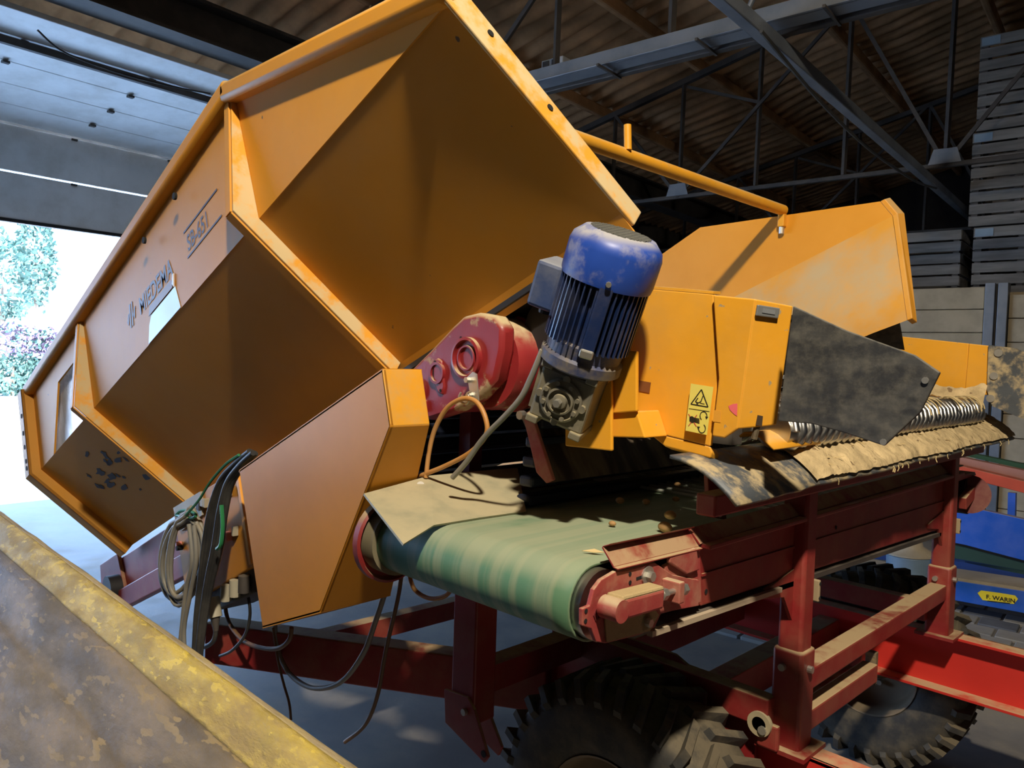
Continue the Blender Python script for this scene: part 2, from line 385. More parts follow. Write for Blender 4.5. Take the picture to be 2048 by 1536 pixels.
# grey cable tray on the nearer truss
t = thing('cable_tray', 'grey galvanised cable tray running under the nearer truss', 'cable tray', B(-2, 5.3, 4.1))
mb = MB(); y0 = 5.22
for (a, b_, c, d) in ((y0, y0+.16, 4.12, 4.135), (y0, y0+.01, 4.12, 4.24), (y0+.15, y0+.16, 4.12, 4.24), (y0-.03, y0, 4.12, 4.13)): bquad(mb, -8.5, 5, a, b_, c, d)
mb.build('tray', galv, t, bev=.004)
for x in (-4.33, -3.45, -2.6, -1.7):
    mb = MB(); bbar(mb, (x, y0-.09, 4.10), (x, y0+.26, 4.10), .02, .02); mb.build('bracket', steel_dk, t)
# long beam crossing below the trusses
t = thing('cross_beam', 'grey steel beam running back below the trusses toward the crates', 'beam', B(-2.1, 7, 4.0))
bbar(MB(), (-2.13, 3.0, 4.03), (-2.03, 14.6, 4.05), .09, .10).build('beam', galv, t, bev=.01)
pts = [B(-2.06, 5.0, 3.98), B(-2.06, 6.2, 3.86), B(-2.05, 7.6, 3.80), B(-2.04, 9.4, 3.86), B(-2.03, 10.5, 3.98)]
MB().tube(spline(pts, 6), .014, 6).build('sagging_cable', cable_k, t)
pts = [B(-2.45, 5.32, 4.2), B(-2.3, 5.3, 4.28), B(-2.22, 5.3, 4.42), B(-2.13, 5.3, 4.46), B(-2.06, 5.3, 4.42)]
MB().tube(spline(pts, 6), .02, 8).build('hook', galv, t)
# small white light fitting on the tray
t = thing('ceiling_lamp', 'small white boxy light fitting beyond the cable tray', 'lamp', PBY(1118, 132, 6.5))
c = PBY(1112, 130, 6.5); MB().box(c, (.28, .14, .1), (BX, BY, Z)).build('housing', white_pl, t, bev=.01)
for q in (-.08, .04): MB().box(c+BX*q-BY*.075, (.08, .012, .06), (BX, BY, Z)).build('cooling_slot', steel_dk, t)
MB().bar(c+V((0, 0, .05)), c+V((0, 0, roof_z(-5)-c.z+.1)), .02, .02, BX).build('hanger', steel_dk, t)

# concrete plank wall of the storage bay
wr = MB(); bquad(wr, -6.6, 3.0, 10.62, 10.72, 0, 2.70); wr = wr.build('wall_right', conc_plank); tag(wr, 'beige concrete plank wall of the storage bay', 'wall', kind='structure')
plk = None
bays = [(-6.55, -4.20), (-4.05, -1.46), (-1.21, 1.35)]
for bi, (x0, x1) in enumerate(bays):
    for k in range(10):
        off = -.11 if bi == 2 else 0
        z0 = k*.278 + off
        z1 = min(z0+.27, 2.76)
        if z1 <= .05: continue
        mb = MB(); bquad(mb, x0, x1, 10.5, 10.62, max(z0, .01), z1); mb.build('plank', conc_plank, wr, bev=.008)
for x in (-4.125, -1.40, -1.27):
    mb = MB(); bquad(mb, x-.05, x+.05, 10.44, 10.66, 0, 2.80); mb.build('post', galv, wr, bev=.005)
mb = MB(); bquad(mb, -1.35, -1.31, 10.55, 10.66, 0, 2.78); mb.build('gap_backing', steel_dk, wr)

# slatted wooden potato crates stacked behind the wall
CRW, CRD, CRH = 1.24, 1.2, 1.2
def crate(x, y, z, label, src=None):
    if src is not None:
        c = src.copy(); COL.objects.link(c); c.location = src.location + B(x, y, z) - crate0_pos; c['label'] = label
        for ch in list(src.children):
            q = ch.copy(); COL.objects.link(q); q.parent = c
            for g in ch.children:
                r_ = g.copy(); COL.objects.link(r_); r_.parent = q
        return c
    t = thing('slatted_crate', label, 'crate', B(x, y, z), 'wooden crates stacked in the bay')
    n = 8; pitch = CRH/n
    for side in range(4):
        for k in range(n):
            zc = z + (k+.5)*pitch + random.uniform(-.006, .006); h = pitch-.028
            if side == 0: c = B(x+CRW/2, y+.011, zc); sz = (CRW-.01, .022, h)
            elif side == 1: c = B(x+CRW/2, y+CRD-.011, zc); sz = (CRW-.01, .022, h)
            elif side == 2: c = B(x+.011, y+CRD/2, zc); sz = (.022, CRD-.05, h)
            else: c = B(x+CRW-.011, y+CRD/2, zc); sz = (.022, CRD-.05, h)
            MB().box(c, sz, (BX, BY, Z)).build('slat', wood, t)
    for (a, b_) in ((.06, .06), (CRW-.06, .06), (.06, CRD-.06), (CRW-.06, CRD-.06), (CRW*.42, .05)):
        MB().box(B(x+a, y+b_, z+CRH/2), (.07, .06, CRH-.02), (BX, BY, Z)).build('corner_post', wood_d, t)
    MB().box(B(x+CRW/2, y+CRD/2, z+.06), (CRW-.08, CRD-.08, .04), (BX, BY, Z)).build('base_board', wood_d, t)
    MB().box(B(x+.12, y-.004, z+CRH-.08), (.2, .008, .1), (BX, BY, Z)).build('paint_mark', tag_m, t)
    return t
crate0_pos = B(-1.76, 11.25, 4.8)
nm = ['lowest', 'second', 'third', 'fourth', 'topmost']
c0 = crate(-1.76, 11.25, 4.8, 'weathered slatted crate topmost of the tall stack at the right edge')
for k in range(4):
    lab = {0: 'weathered slatted crate on the floor under the tall right stack', 1: 'weathered slatted crate second from the floor in the tall right stack', 2: 'weathered slatted crate just above the concrete wall in the tall right stack', 3: 'weathered slatted crate second from the top of the tall right stack'}[k]
    crate(-1.76+(.035 if k == 2 else -.01*k), 11.25, 1.2*k, lab, c0)
for k in range(3):
    lab = ['weathered slatted crate on the floor of the shorter stack', 'weathered slatted crate in the middle of the shorter stack', 'weathered slatted crate topping the shorter stack beside the tall one'][k]
    crate(-3.10, 11.3, 1.2*k, lab, c0)

# the yard outside the door
yd = MB(); bquad(yd, -60, RX0-.0, -40, 60, -.25, -.02); tag(yd.build('yard_ground', out_ground), 'sun-bleached yard outside the open door', 'ground', kind='structure')
def bush(name, label, c, rx, ry, rz, n, m, size=.16, m2=None, trunk=False):
    t = thing(name, label, 'tree' if trunk else 'bush', (c.x, c.y, 0), 'plants outside the door')
    rnd = random.Random(hash(label) % 1000 if False else len(label)); mb = MB(); mb2 = MB()
    for _ in range(n):
        a, b_ = rnd.uniform(0, 2*math.pi), rnd.uniform(-1, 1); rr = rnd.uniform(.55, 1)**.5
        s_ = math.sqrt(1-b_*b_); d = V((s_*math.cos(a)*rx, s_*math.sin(a)*ry, b_*rz))*rr
        d *= 1 + .35*mnoise.noise(V((math.cos(a)*2, math.sin(a)*2, b_*2 + len(label))))
        p = c + d
        if p.z < .02: p.z = rnd.uniform(.02, .3)
        u = V((rnd.gauss(0, 1), rnd.gauss(0, 1), rnd.gauss(0, 1))).normalized(); v_ = u.orthogonal().normalized(); q = size*rnd.uniform(.6, 1.3)
        tgt = mb2 if (m2 and b_ > .25 and rnd.random() < .6) else mb
        tgt.add([p-u*q, p+v_*q*.5, p+u*q, p-v_*q*.5], [(0, 1, 2, 3)])
    mb.build('foliage', m, t, recalc=False, kind='stuff')
    if m2: mb2.build('blossom', m2, t, recalc=False, kind='stuff')
    st = MB(); st.cyl((c.x, c.y, -.02), c, .12 if trunk else .06, 8, .05)
    st.build('trunk' if trunk else 'stem', bark, t)
def gp(x, y): p = PZ(x, y, 0); return p
g = gp(25, 790); bush('garden_bush', 'leafy garden bush with purplish top at the left picture edge', V((g.x, g.y, 1.0)), .85, 1.6, 1.25, 2600, leaf_m, .10, leaf_p)
g = gp(115, 788); bush('garden_bush', 'leafy pale green bush beside the hopper edge outside the door', V((g.x, g.y, .95)), .8, 1.5, 1.2, 2400, leaf_m, .10, leaf_p)
g = gp(205, 782); bush('garden_bush', 'leafy bush hidden mostly behind the tilted hopper', V((g.x, g.y, 1.0)), .8, 1.5, 1.2, 1800, leaf_m, .10)
c = PBX(72, 520, -38); bush('garden_tree', 'pale young tree rising in front of the white house', V((c.x, c.y, c.z)), .85, .85, 2.2, 1000, leaf_m, .15, None, True)
c = PBX(5, 560, -36); bush('garden_tree', 'darker tree at the far left edge outside the door', V((c.x, c.y, c.z)), .85, 1.2, 2.0, 1000, leaf_m, .15, None, True)
hs = thing('house', 'overexposed white house behind the bushes outside the door', 'house', B(-46, 16, 0))
p0 = PBX(40, 600, -46); y0 = p0.dot(BY); y1 = y0 + 14; zt = PBX(60, 565, -46).z
mb = MB(); bquad(mb, -54, -46, y0, y1, 0, zt); mb.build('wall', white_wall, hs)
mb = MB(); mb.prism([B(-45.6, y0-.4, zt), B(-54.4, y0-.4, zt), B(-50, y0-.4, zt+2.0)], BY*(y1-y0+.8)); mb.build('roof', roof_out, hs)
for yy in (y0+1.2, y0+3.6, y0+6):
    mb = MB(); bquad(mb, -46.04, -45.97, yy, yy+.9, 1.2, 2.4); f_ = mb.build('window', glass_d, hs)
    mb = MB(); bquad(mb, -46.0, -45.94, yy-.05, yy+.95, 1.1, 1.2); mb.build('sill', white_wall, f_)
an = thing('garden_annex', 'pale low annex with narrow windows left of the white house', 'house', B(-43, y0-3, 0))
mb = MB(); bquad(mb, -46, -43, y0-4.5, y0-.5, 0, zt*.75); mb.build('wall', white_wall, an)
for yy in (y0-3.6, y0-2.6, y0-1.5):
    mb = MB(); bquad(mb, -43.02, -42.97, yy, yy+.45, 1.0, 2.6); mb.build('window', glass_d, an)
mb = MB(); bquad(mb, -46.2, -42.8, y0-4.7, y0-.3, zt*.75, zt*.75+.15); mb.build('roof', roof_out, an)

# flood lamp that lights the machine, hung from the roof behind the viewer
fx = thing('flood_lamp', 'flood lamp hung from the roof above the viewer', 'lamp', LAMP_POS)
dirn = (LAMP_AIM-LAMP_POS).normalized()
MB().lathe([(.05, .28), (.10, .22), (.16, .06), (.17, .05), (.17, 0.0)], LAMP_POS-dirn*.02+dirn*0, -dirn, 24, True, False).build('shade', galv, fx, smooth=40)
MB().cyl(LAMP_POS-dirn*.27, LAMP_POS-dirn*.38, .06, 16).build('driver_housing', steel_dk, fx)
MB().bar(LAMP_POS-dirn*.34, V((LAMP_POS.x-dirn.x*.34, LAMP_POS.y-dirn.y*.34, roof_z(LAMP_POS.dot(BX))+.02)), .03, .03, XA).build('hanger', steel_dk, fx)
# ================================================================== THE TILTED HOPPER
TH = R(24); HB = V((math.cos(TH), 0, math.sin(TH))); HV = V((-math.sin(TH), 0, math.cos(TH))); HO = V((-1.22, 1.0, 2.47))
def HF(u, yo, v): return HO + HB*u + YA*yo + HV*v
def huv(p): q = p-HO; return (q.dot(HB), q.dot(HV))
hop = thing('tipping_hopper', 'large orange-yellow steel bunker hopper tilted up toward the right', 'hopper', (-2.9, 2.1, .75))
T = .008
# near side, upper panels
mb = MB(); mb.prism([HF(u, 0, v) for u, v in ((-2.46, 0), (-2.46, .40), (-.87, .40), (-.02, -.005))], YA*T); side = mb.build('side_panel', yel, hop)
mb = MB(); mb.prism([HF(u, 0, v) for u, v in ((-3.3, 0), (-3.3, .40), (-2.46, .40), (-2.46, .28), (-2.87, .29), (-3.06, 0))], YA*T); mb.build('frame_panel', yel, hop)
mb = MB(); mb.prism([HF(u, .03, v) for u, v in ((-3.2, -.03), (-3.0, .34), (-2.44, .34), (-2.44, -.03))], YA*T); mb.build('window_sheet', mat('scuffed_clear_sheet', (.66, .72, .78), .25, var=.25, vscale=7, dust=(.62, .60, .56), dust_all=.5, dscale=4), hop)
# near side, lower sloping panels
NS = V((0, .758, 0)) + HV*.652     # inward normal of the sloping panel
mb = MB(); mb.prism([HF(-3.3, 0, 0), HF(0, 0, 0), HF(0, .37, -.43), HF(-3.3, .37, -.43)], NS*T); low = mb.build('lower_panel', yel, hop)
# folded rim along the top
def lip(u0, v0, u1, v1, nm='rim'):
    a = HF(u0, -.012, v0); b_ = HF(u1, -.012, v1); d = (b_-a).normalized(); up = YA.cross(d).normalized()
    if up.z < 0: up = -up
    mb = MB(); mb.box((a+b_)/2 + up*.012, ((b_-a).length+.03, .055, .055), (d, YA, up)); return mb.build(nm, yel, hop, bev=.014, smooth=35)
lip(-3.31, .405, -.87, .405); lip(-.885, .402, .0, .0)
# end flange at the discharge end
w_ = .062
mb = MB(); mb.prism([HF(0, -.03, .0), HF(0, .395, -.46), HF(0, .395+.758*w_, -.46+.652*w_), HF(0, .0+.758*w_-.02, .0+.652*w_+.02), HF(0, -.03, .03)], HB*.01)
fl_ = mb.build('end_flange', yel_fl, hop, bev=.003)
for s_ in (.18, .52):
    p = HF(.0105, .37*s_+.758*w_*.5, -.43*s_+.652*w_*.5); MB().cyl(p, p+HB*.002, .008, 14).build('bolt_hole', black_hole, fl_)
# low end frame
lo = MB(); lo.prism([HF(-3.3, 0, .42), HF(-3.3, 0, -.0), HF(-3.3, .37, -.43), HF(-3.3, .33, -.47), HF(-3.3, -.05, -.02), HF(-3.3, -.05, .42)], -HB*.012)
lo.prism([HF(-3.3, -.05, .42), HF(-3.3, -.05, -.02), HF(-3.3, -.038, -.02), HF(-3.3, -.038, .42)], -HB*.08)
lo.prism([HF(-3.3, -.05, -.02), HF(-3.3, .33, -.47), HF(-3.3, .34, -.46), HF(-3.3, -.038, -.015)], -HB*.08)
lf = lo.build('end_frame', yel, hop)
for k, v in enumerate((.30, .20, .12, .04, .0)):
    p = HF(-3.335, -.0505, v*.9+.02); MB().cyl(p, p-YA*.002, .012, 10).build('bolt_hole', black_hole, lf)
# ribs following the wall profile
for u in (-.88, -2.43):
    mb = MB(); mb.prism([HF(u, 0, .40), HF(u, -.012, .40), HF(u, -.072, .01), HF(u, .34, -.465), HF(u, .37, -.43), HF(u, 0, 0)], HB*.008)
    rb = mb.build('rib', yel_fl, hop, bev=.002)
    mb = MB(); mb.prism([HF(u, -.012, .40), HF(u, -.072, .01), HF(u-.03, -.072, .01), HF(u-.03, -.012, .40)], -YA*.006); mb.build('rib_lip', yel, rb)
    mb = MB(); mb.prism([HF(u, -.072, .01), HF(u, .34, -.465), HF(u-.03, .34, -.465), HF(u-.03, -.072, .01)], -NS*.006); mb.build('rib_lip', yel, rb)
# far side
mb = MB(); mb.prism([HF(u, 2.3, v) for u, v in ((-3.3, .26), (-1.05, .26), (-.76, .28), (.02, -.04), (.04, -.12), (-3.3, -.11))], YA*T); mb.build('far_side_panel', yel_in, hop)
mb = MB(); mb.prism([HF(.04, 2.3, -.12), HF(-3.3, 2.3, -.11), HF(-3.3, 2.06, -.58), HF(-.13, 2.06, -.58), HF(-.0, 2.06, -.585)], (NS*T)); mb.build('far_lower_panel', mat('yellow_under_dust', (.66, .29, .02), .6, var=.06, dust=(.46, .36, .20), dust_all=.85, dust_up=.4, dscale=2.2), hop)
mb = MB(); mb.prism([HF(-2.2, .37, -.43), HF(0, .37, -.43), HF(0, .40, -.475), HF(-2.2, .40, -.475)], NS*.006); mb.build('bottom_flange', yel_in, hop)
mb = MB(); mb.prism([HF(.04, 2.3, -.12), HF(.0, 2.06, -.585), HF(.0, 2.10, -.60), HF(.055, 2.345, -.12), HF(.03, 2.345, -.03), HF(.02, 2.3, -.04)], HB*.02); mb.build('far_end_flange', yel_in, hop, bev=.003)
# hopper floor belt and far end
mb = MB(); mb.prism([HF(-2.8, .38, -.44), HF(-.3, .38, -.44), HF(-.3, 2.0, -.44), HF(-2.8, 2.0, -.44)], -HV*.02); mb.build('floor_belt', rubber_dk, hop)
mb = MB(); mb.cyl(HF(-.35, .45, -.56), HF(-.35, 1.95, -.56), .10, 24); mb.build('head_drum', rubber_dk, hop, smooth=40)
for k in range(7):
    p = HF(-.45-.03*k, .47, -.66-.045*k); MB().bar(p, p+YA*1.5, .05, .03).build('belt_cleat', mat('dark_blue_rubber', (.012, .016, .032), .5, var=.2), hop, bev=.008)
# cross tube joining both side walls
mb = MB(); mb.cyl(V((-1.6, 1.02, 2.45)), V((-1.6, 3.29, 2.45)), .024, 20); tb = mb.build('cross_tube', yel2, hop, smooth=40)
mb = MB(); mb.cyl(PY(1256, 300, 2.1), PY(1255, 250, 2.1), .013, 14); mb.build('stub', yel2, tb, smooth=40)
MB().box(V((-1.6, 3.285, 2.41)), (.03, .03, .07)).build('end_bracket', yel2, tb, bev=.004)
MB().cyl(V((-1.6, 3.285, 2.375)), V((-1.6, 3.285, 2.345)), .012, 8).build('pin', zinc, tb)
# eye rings on the rim
for (x, y) in ((342, 356), (287, 440)):
    c = PY(x, y, 1.05); n = (CAM-c).normalized(); a_ = n.orthogonal().normalized(); b_ = n.cross(a_)
    MB().tube([c + a_*.027*math.cos(q*math.pi/8) + b_*.027*math.sin(q*math.pi/8) for q in range(16)], .006, 8, True).build('eye_ring', steel_dk, hop, smooth=60)
for (x, y) in ((352, 393), (291, 481)):
    c = PY(x, y, .97); MB().cyl(c, c-YA*.008, .012, 10).build('rim_bolt', black_hole, hop)
# lettering on the side
ex, ey = HB, HV
text_mesh('brand_lettering', 'MIEDEMA', .088, dark_letter, side, HF(-1.80, -.0015, .132), ex, ey, .0, shear=.1, xs=.88, bold=.0018)
text_mesh('model_lettering', 'SB-651', .075, dark_letter, side, HF(-1.335, -.0015, .142), ex, ey, .0, shear=.1, xs=.82, bold=.0006)
for v in (.122, .212):
    mb = MB(); mb.prism([HF(-1.345, -.001, v), HF(-1.075, -.001, v), HF(-1.075, -.001, v+.006), HF(-1.345, -.001, v+.006)], -YA*.0008); mb.build('lettering_bar', dark_letter, side)
for k in range(4):
    u = -1.93+.022*k; s_ = (.03 if k in (0, 3) else .0)
    mb = MB(); mb.prism([HF(u, -.001, .13+s_), HF(u+.012, -.001, .125+s_*.6), HF(u+.03, -.001, .215-s_), HF(u+.018, -.001, .215-s_)], -YA*.0008); mb.build('logo_stroke', dark_letter, side)
mb = MB(); mb.prism([HF(u, -.001, v) for u, v in ((-1.76, -.0), (-1.73, .06), (-1.70, .085), (-1.47, .085), (-1.455, .0), (-1.46, -.0))], -YA*.001); st = mb.build('peeled_sticker', sticker_m, side)
mb = MB(); mb.prism([HF(u, -.0025, v) for u, v in ((-1.72, .09), (-1.70, .12), (-1.49, .12), (-1.49, .09))], -YA*.001); mb.build('sticker_strip', mat('faded_sticker', (.24, .15, .10), .5), st)
mb = MB(); mb.prism([HF(u, -.002, v) for u, v in ((-1.475, .085), (-1.462, .128), (-1.470, .128), (-1.485, .10))], -YA*.004); mb.build('sticker_curl', white_pl, st)
# scuffs on the lower panel near the low end
scuff = mat('scuffed_bare_metal', (.06, .045, .04), .6)
rs = random.Random(4)
for k in range(30):
    s_ = .44 + rs.gauss(0, .10); u = -3.02 + rs.random()*.55; L_ = rs.uniform(.008, .05); W_ = rs.uniform(.006, .022); n_ = 9
    pts = []
    for q in range(n_):
        a = 2*math.pi*q/n_; rr = rs.uniform(.45, 1.1); pts.append(HF(u+L_*rr*math.cos(a), 0, 0) + (YA*.652-HV*.758)*(.567*s_ + W_*rr*math.sin(a)) - NS*.0012)
    mb = MB(); mb.prism(pts, -NS*.0008); mb.build('scuff', scuff, low)

# ================================================================== red bunker subframe below the hopper
sf = thing('bunker_subframe', 'dark red sloping frame beam carrying the hopper low end', 'frame', (-3.9, 1.6, .45))
for yo in (.42,):
    mb = MB(); mb.bar(HF(-3.75, yo, -.525), HF(-.95, yo, -.525), .06, .16, HV); mb.build('side_beam', red, sf, bev=.006)
mb = MB(); mb.bar(HF(-3.9, .36, -.67), HF(-2.0, .36, -.67), .05, .10, HV); mb.build('lower_beam', red, sf, bev=.006)
MB().cyl(HF(-3.55, .30, -.60), HF(-3.55, .36, -.60), .07, 20).build('tail_bearing', rubber_dk, sf, smooth=40)
MB().cyl(HF(-3.68, .33, -.62), HF(-3.68, .36, -.62), .02, 10).build('bolt', zinc, sf)
mb = MB(); mb.prism([HF(-3.85, .37, -.42), HF(-3.55, .37, -.42), HF(-3.5, .37, -.66), HF(-3.9, .37, -.66)], YA*.02); mb.build('end_plate', red, sf, bev=.004)
for u in (-3.3,):
    MB().bar(HF(u, .42, -.57), HF(u, 1.85, -.57), .08, .1).build('cross_beam', red, sf)

# ================================================================== yellow drive guard on the near side
g = thing('drive_guard', 'orange sheet-metal drive guard on the hopper side by the cable coil', 'guard', (-2.0, 1.2, .9))
YG = 1.12; P_ = [PY(x, y, YG) for x, y in ((478, 940), (765, 737), (781, 853), (640, 1226), (525, 1257))]
mb = MB(); mb.prism(P_, YA*.012); gf = mb.build('front_plate', yel_dk, g, bev=.003)
dpt = .125
mb = MB(); mb.prism([P_[1], P_[2], P_[2]-(P_[2]-P_[1]).cross(YA).normalized()*.008, P_[1]-(P_[2]-P_[1]).cross(YA).normalized()*.008], YA*dpt); mb.build('upper_end_plate', mat('yellow_dusty_edge', (.80, .36, .02), .45, var=.05, dust=(.42, .36, .22), dust_all=.55, dscale=5), g, bev=.003)
nrm = (P_[3]-P_[2]).cross(YA).normalized()
a0, a1 = P_[2], P_[3]
mb = MB(); mb.prism([a0, a1, a1+YA*.24, a0+YA*dpt], -nrm*.008); mb.build('lower_end_plate', yel_dk, g, bev=.003)
mb = MB(); mb.prism([P_[4], P_[3], P_[3]+YA*.24, P_[4]+YA*.2], (0, 0, .008)); mb.build('bottom_plate', yel_dk, g)
mb = MB(); mb.prism([P_[0], P_[1], P_[1]+YA*dpt, P_[0]+YA*dpt], (0, 0, -.008)); mb.build('top_plate', yel_dk, g)

# ================================================================== control cabinet and its cables
cb = thing('control_cabinet', 'orange control cabinet with push buttons behind the cable coil', 'control cabinet', (-2.6, 1.25, 1.0))
YC = 1.24
mb = MB(); mb.prism([PY(x, y, YC) for x, y in ((346, 1018), (482, 934), (505, 1133), (404, 1192), (372, 1192))], YA*.22); bd = mb.build('body', yel_dk, cb, bev=.004)
mb = MB(); mb.prism([PY(x, y, YC-.012) for x, y in ((469, 944), (474, 941), (502, 1127), (497, 1130))], YA*.012); mb.build('door_edge', orange_strip, cb, bev=.002)
mb = MB(); mb.prism([PY(x, y, YC-.01) for x, y in ((346, 1016), (400, 983), (404, 1030), (362, 1062))], YA*.01); mb.build('mounting_plate', pale_pl, cb)
mb = MB(); mb.prism([PY(x, y, YC+.02) for x, y in ((395, 1190), (505, 1135), (512, 1185), (430, 1222), (400, 1218))], YA*.16); mb.build('connector_panel', steel_dk, cb, bev=.004)
for k, (x, y) in enumerate(((452, 1185), (470, 1176), (488, 1168))):
    c = PY(x, y, YC+.0); MB().cyl(c+V((0, 0, .03)), c-V((0, 0, .03)), .02, 12).build('socket', pale_pl if k < 2 else steel_dk, cb, smooth=40)
for (x, y, m, r_) in ((435, 1083, red_k, .012), (362, 1087, pink_pl, .010), (364, 1095, black_hole, .010)):
    c = PY(x, y, YC-.002); MB().cyl(c, c-YA*.022, r_, 14).build('push_button', m, bd, smooth=40)
for (x, y, m) in ((458, 1072, pink_pl), (402, 1012, steel_dk), (455, 985, steel_dk), (410, 1005, pale_pl)):
    c = PY(x, y, YC-.005); MB().box(c, (.03, .03, .03)).build('switch', m, bd, bev=.003)
for (x, y) in ((470, 1062), (413, 1006), (458, 982)):
    c = PY(x, y, YC-.012); MB().box(c, (.012, .022, .035)).build('switch_guard', pale_pl, bd, bev=.002)
c = PY(429, 1200, YC-.03)
pl = MB(); pl.cyl(PY(424, 1195, YC-.03), PY(430, 1235, YC-.03), .026, 14); pl = pl.build('plug', pale_pl, cb, smooth=40)
MB().cyl(PY(430, 1233, YC-.03), PY(432, 1262, YC-.03), .018, 12, .009).build('strain_relief', steel_dk, pl, smooth=40)

# coil of grey cable hung on the cabinet
co = thing('cable_coil', 'coil of grey electric cable hanging on the control cabinet', 'cable', PY(360, 1200, 1.17))
for k in range(9):
    rr = random.Random(20+k); cx = 362+rr.uniform(-7, 9); cy = 1113+rr.uniform(-6, 6); rx_ = 36+rr.uniform(-9, 5); ry_ = 88+rr.uniform(-14, 6); Yk = 1.17+rr.uniform(-.035, .03)
    pts = []
    for q in range(28):
        a = 2*math.pi*q/28; x = cx + rx_*math.sin(a) + 9*math.cos(a); y = cy - ry_*math.cos(a)
        if math.cos(a) > .8: x = x*.6 + (cx+16)*.4
        pts.append(PY(x, y, Yk + .02*math.sin(a)))
    MB().tube(pts, .0085, 8, True).build('cable_loop', cable_g, co, smooth=80)
pts = [PY(x, y, 1.14) for x, y in ((352, 1030), (362, 1022), (378, 1022), (392, 1030), (384, 1036), (366, 1034), (352, 1030))]
MB().tube(spline(pts, 5), .006, 6).build('green_tie', green_w, co)
for k, pp in enumerate([((388, 1050), (392, 1120), (380, 1190), (368, 1260), (372, 1330)), ((378, 1048), (384, 1120), (372, 1180), (362, 1270), (355, 1330))]):
    MB().tube(spline([PY(x, y, 1.13) for x, y in pp], 8), .0085, 8).build('hanging_end', cable_g, co, smooth=80)
kb = thing('black_cable_bundle', 'thick bundle of black cables running down the cabinet', 'cable', PY(420, 1200, 1.13))
for k in range(6):
    o_ = (k-2.5)*4.5
    pts = [PY(x + o_*s_, y + o_*.4*s_, 1.13+.006*(k % 3)) for x, y, s_ in ((505, 905, .5), (478, 930, .7), (452, 965, 1), (436, 1020, 1.3), (425, 1090, 1.4), (412, 1160, 1.0), (402, 1230, .8), (396, 1290, .6), (392, 1345, .5))]
    MB().tube(spline(pts, 7), .010, 8).build('cable', cable_k, kb, smooth=80)
gw = [PY(x, y, 1.12) for x, y in ((372, 1030), (398, 1000), (420, 965), (450, 930), (478, 910))]
MB().tube(spline(gw, 6), .005, 6).build('green_wire', green_w, kb)
gw = [PY(x, y, 1.115) for x, y in ((443, 1010), (445, 1050), (443, 1080), (440, 1092), (434, 1098))]
MB().tube(spline(gw, 6), .007, 6).build('green_wire', green_w, kb)
def cable(name, label, pts, r, m, Y=None, n=10):
    q = [PY(x, y, Y) if Y else V(p) for p in pts for (x, y) in [p[:2]]] if Y else [V(p) for p in pts]
    o = MB().tube(spline(q, n), r, 8).build(name, m, smooth=80); return tag(o, label, 'cable')
cable('loose_cable', 'dark cable looping from the plug down behind the rusty beam', [(432, 1258), (428, 1280), (414, 1292), (398, 1294)], .009, cable_k, 1.21)
cable('loose_cable', 'black cable hanging left of the plug under the cabinet', [(402, 1205), (397, 1240), (392, 1270), (400, 1300)], .008, cable_k, 1.2)
cable('loose_cable', 'brown cable loop between connector panel and drive guard', [(450, 1210), (458, 1245), (485, 1280), (520, 1295), (555, 1297), (578, 1280), (583, 1255)], .008, mat('brown_cable', (.16, .085, .04), .55), 1.3)
cable('loose_cable', 'thin dark cable curving down from the sockets', [(497, 1195), (500, 1230), (490, 1270), (465, 1300), (440, 1312)], .006, cable_k, 1.28)
cable('loose_cable', 'grey cable slung in a deep loop below the drive guard', [(550, 1250), (556, 1300), (580, 1348), (625, 1376), (680, 1365), (725, 1310), (752, 1240), (778, 1160)], .009, cable_g, 1.42)
cable('loose_cable', 'thin brown cable hanging straight below the drive guard', [(546, 1255), (556, 1320), (568, 1370), (578, 1405), (582, 1440)], .005, mat('brown_cable', (.2, .1, .05), .55), 1.40)
cable('loose_cable', 'brown cable hanging from the belt conveyor down to the floor beam', [(803, 1150), (795, 1200), (772, 1300), (755, 1390), (730, 1450), (690, 1484)], .007, mat('brown_cable', (.2, .1, .05), .55), 1.47)
cable('loose_cable', 'short orange cable loop under the green belt', [(818, 1148), (830, 1180), (860, 1197), (890, 1192), (905, 1175)], .007, cable_o, 1.5)
# ================================================================== red cast gearbox at the hopper head
gb = thing('cast_gearbox', 'dusty red cast gearbox with round bearing covers at hopper head', 'gearbox', PY(950, 840, 1.4))
YR = 1.33
out = [(818, 742), (860, 700), (905, 652), (926, 632), (955, 625), (990, 632), (1005, 655), (1003, 700), (990, 760), (955, 800), (905, 826), (855, 842), (838, 800)]
mb = MB(); mb.prism([PY(x, y, YR) for x, y in out], YA*.05); hs_ = mb.build('face_casting', red_cast, gb, bev=.012, smooth=40)
out2 = [(835, 755), (870, 708), (930, 648), (960, 640), (992, 650), (1000, 690), (985, 760), (940, 802), (870, 830), (850, 800)]
mb = MB(); mb.prism([PY(x, y, YR)+YA*.045 for x, y in out2], YA*.14); mb.build('rear_casting', red_cast, gb, bev=.02, smooth=40)
c = PY(946, 726, YR)
MB().lathe([(.02, -.0), (.118, .0), (.125, .02), (.125, .085), (.132, .087), (.132, .10), (.125, .102), (.122, .19), (.10, .215), (.02, .22)], c+YA*.05, YA, 36).build('drum_housing', red_cast, gb, smooth=35)
def ringdisc(par, x, y, r, nm, dep=.0):
    c = PY(x, y, YR); o = MB().lathe([(r, .002), (r, -.012), (r*.86, -.014), (r*.82, -.004), (r*.62, -.004), (r*.60, -.010), (r*.52, -.010), (r*.50, -.003), (.001, -.003)], c, YA, 32, True, False).build(nm, red_cast, par, smooth=30)
    return o
ringdisc(gb, 936, 716, .055, 'main_bearing_cover'); ringdisc(gb, 836, 780, .030, 'end_bearing_cover')
c = PY(877, 746, YR)
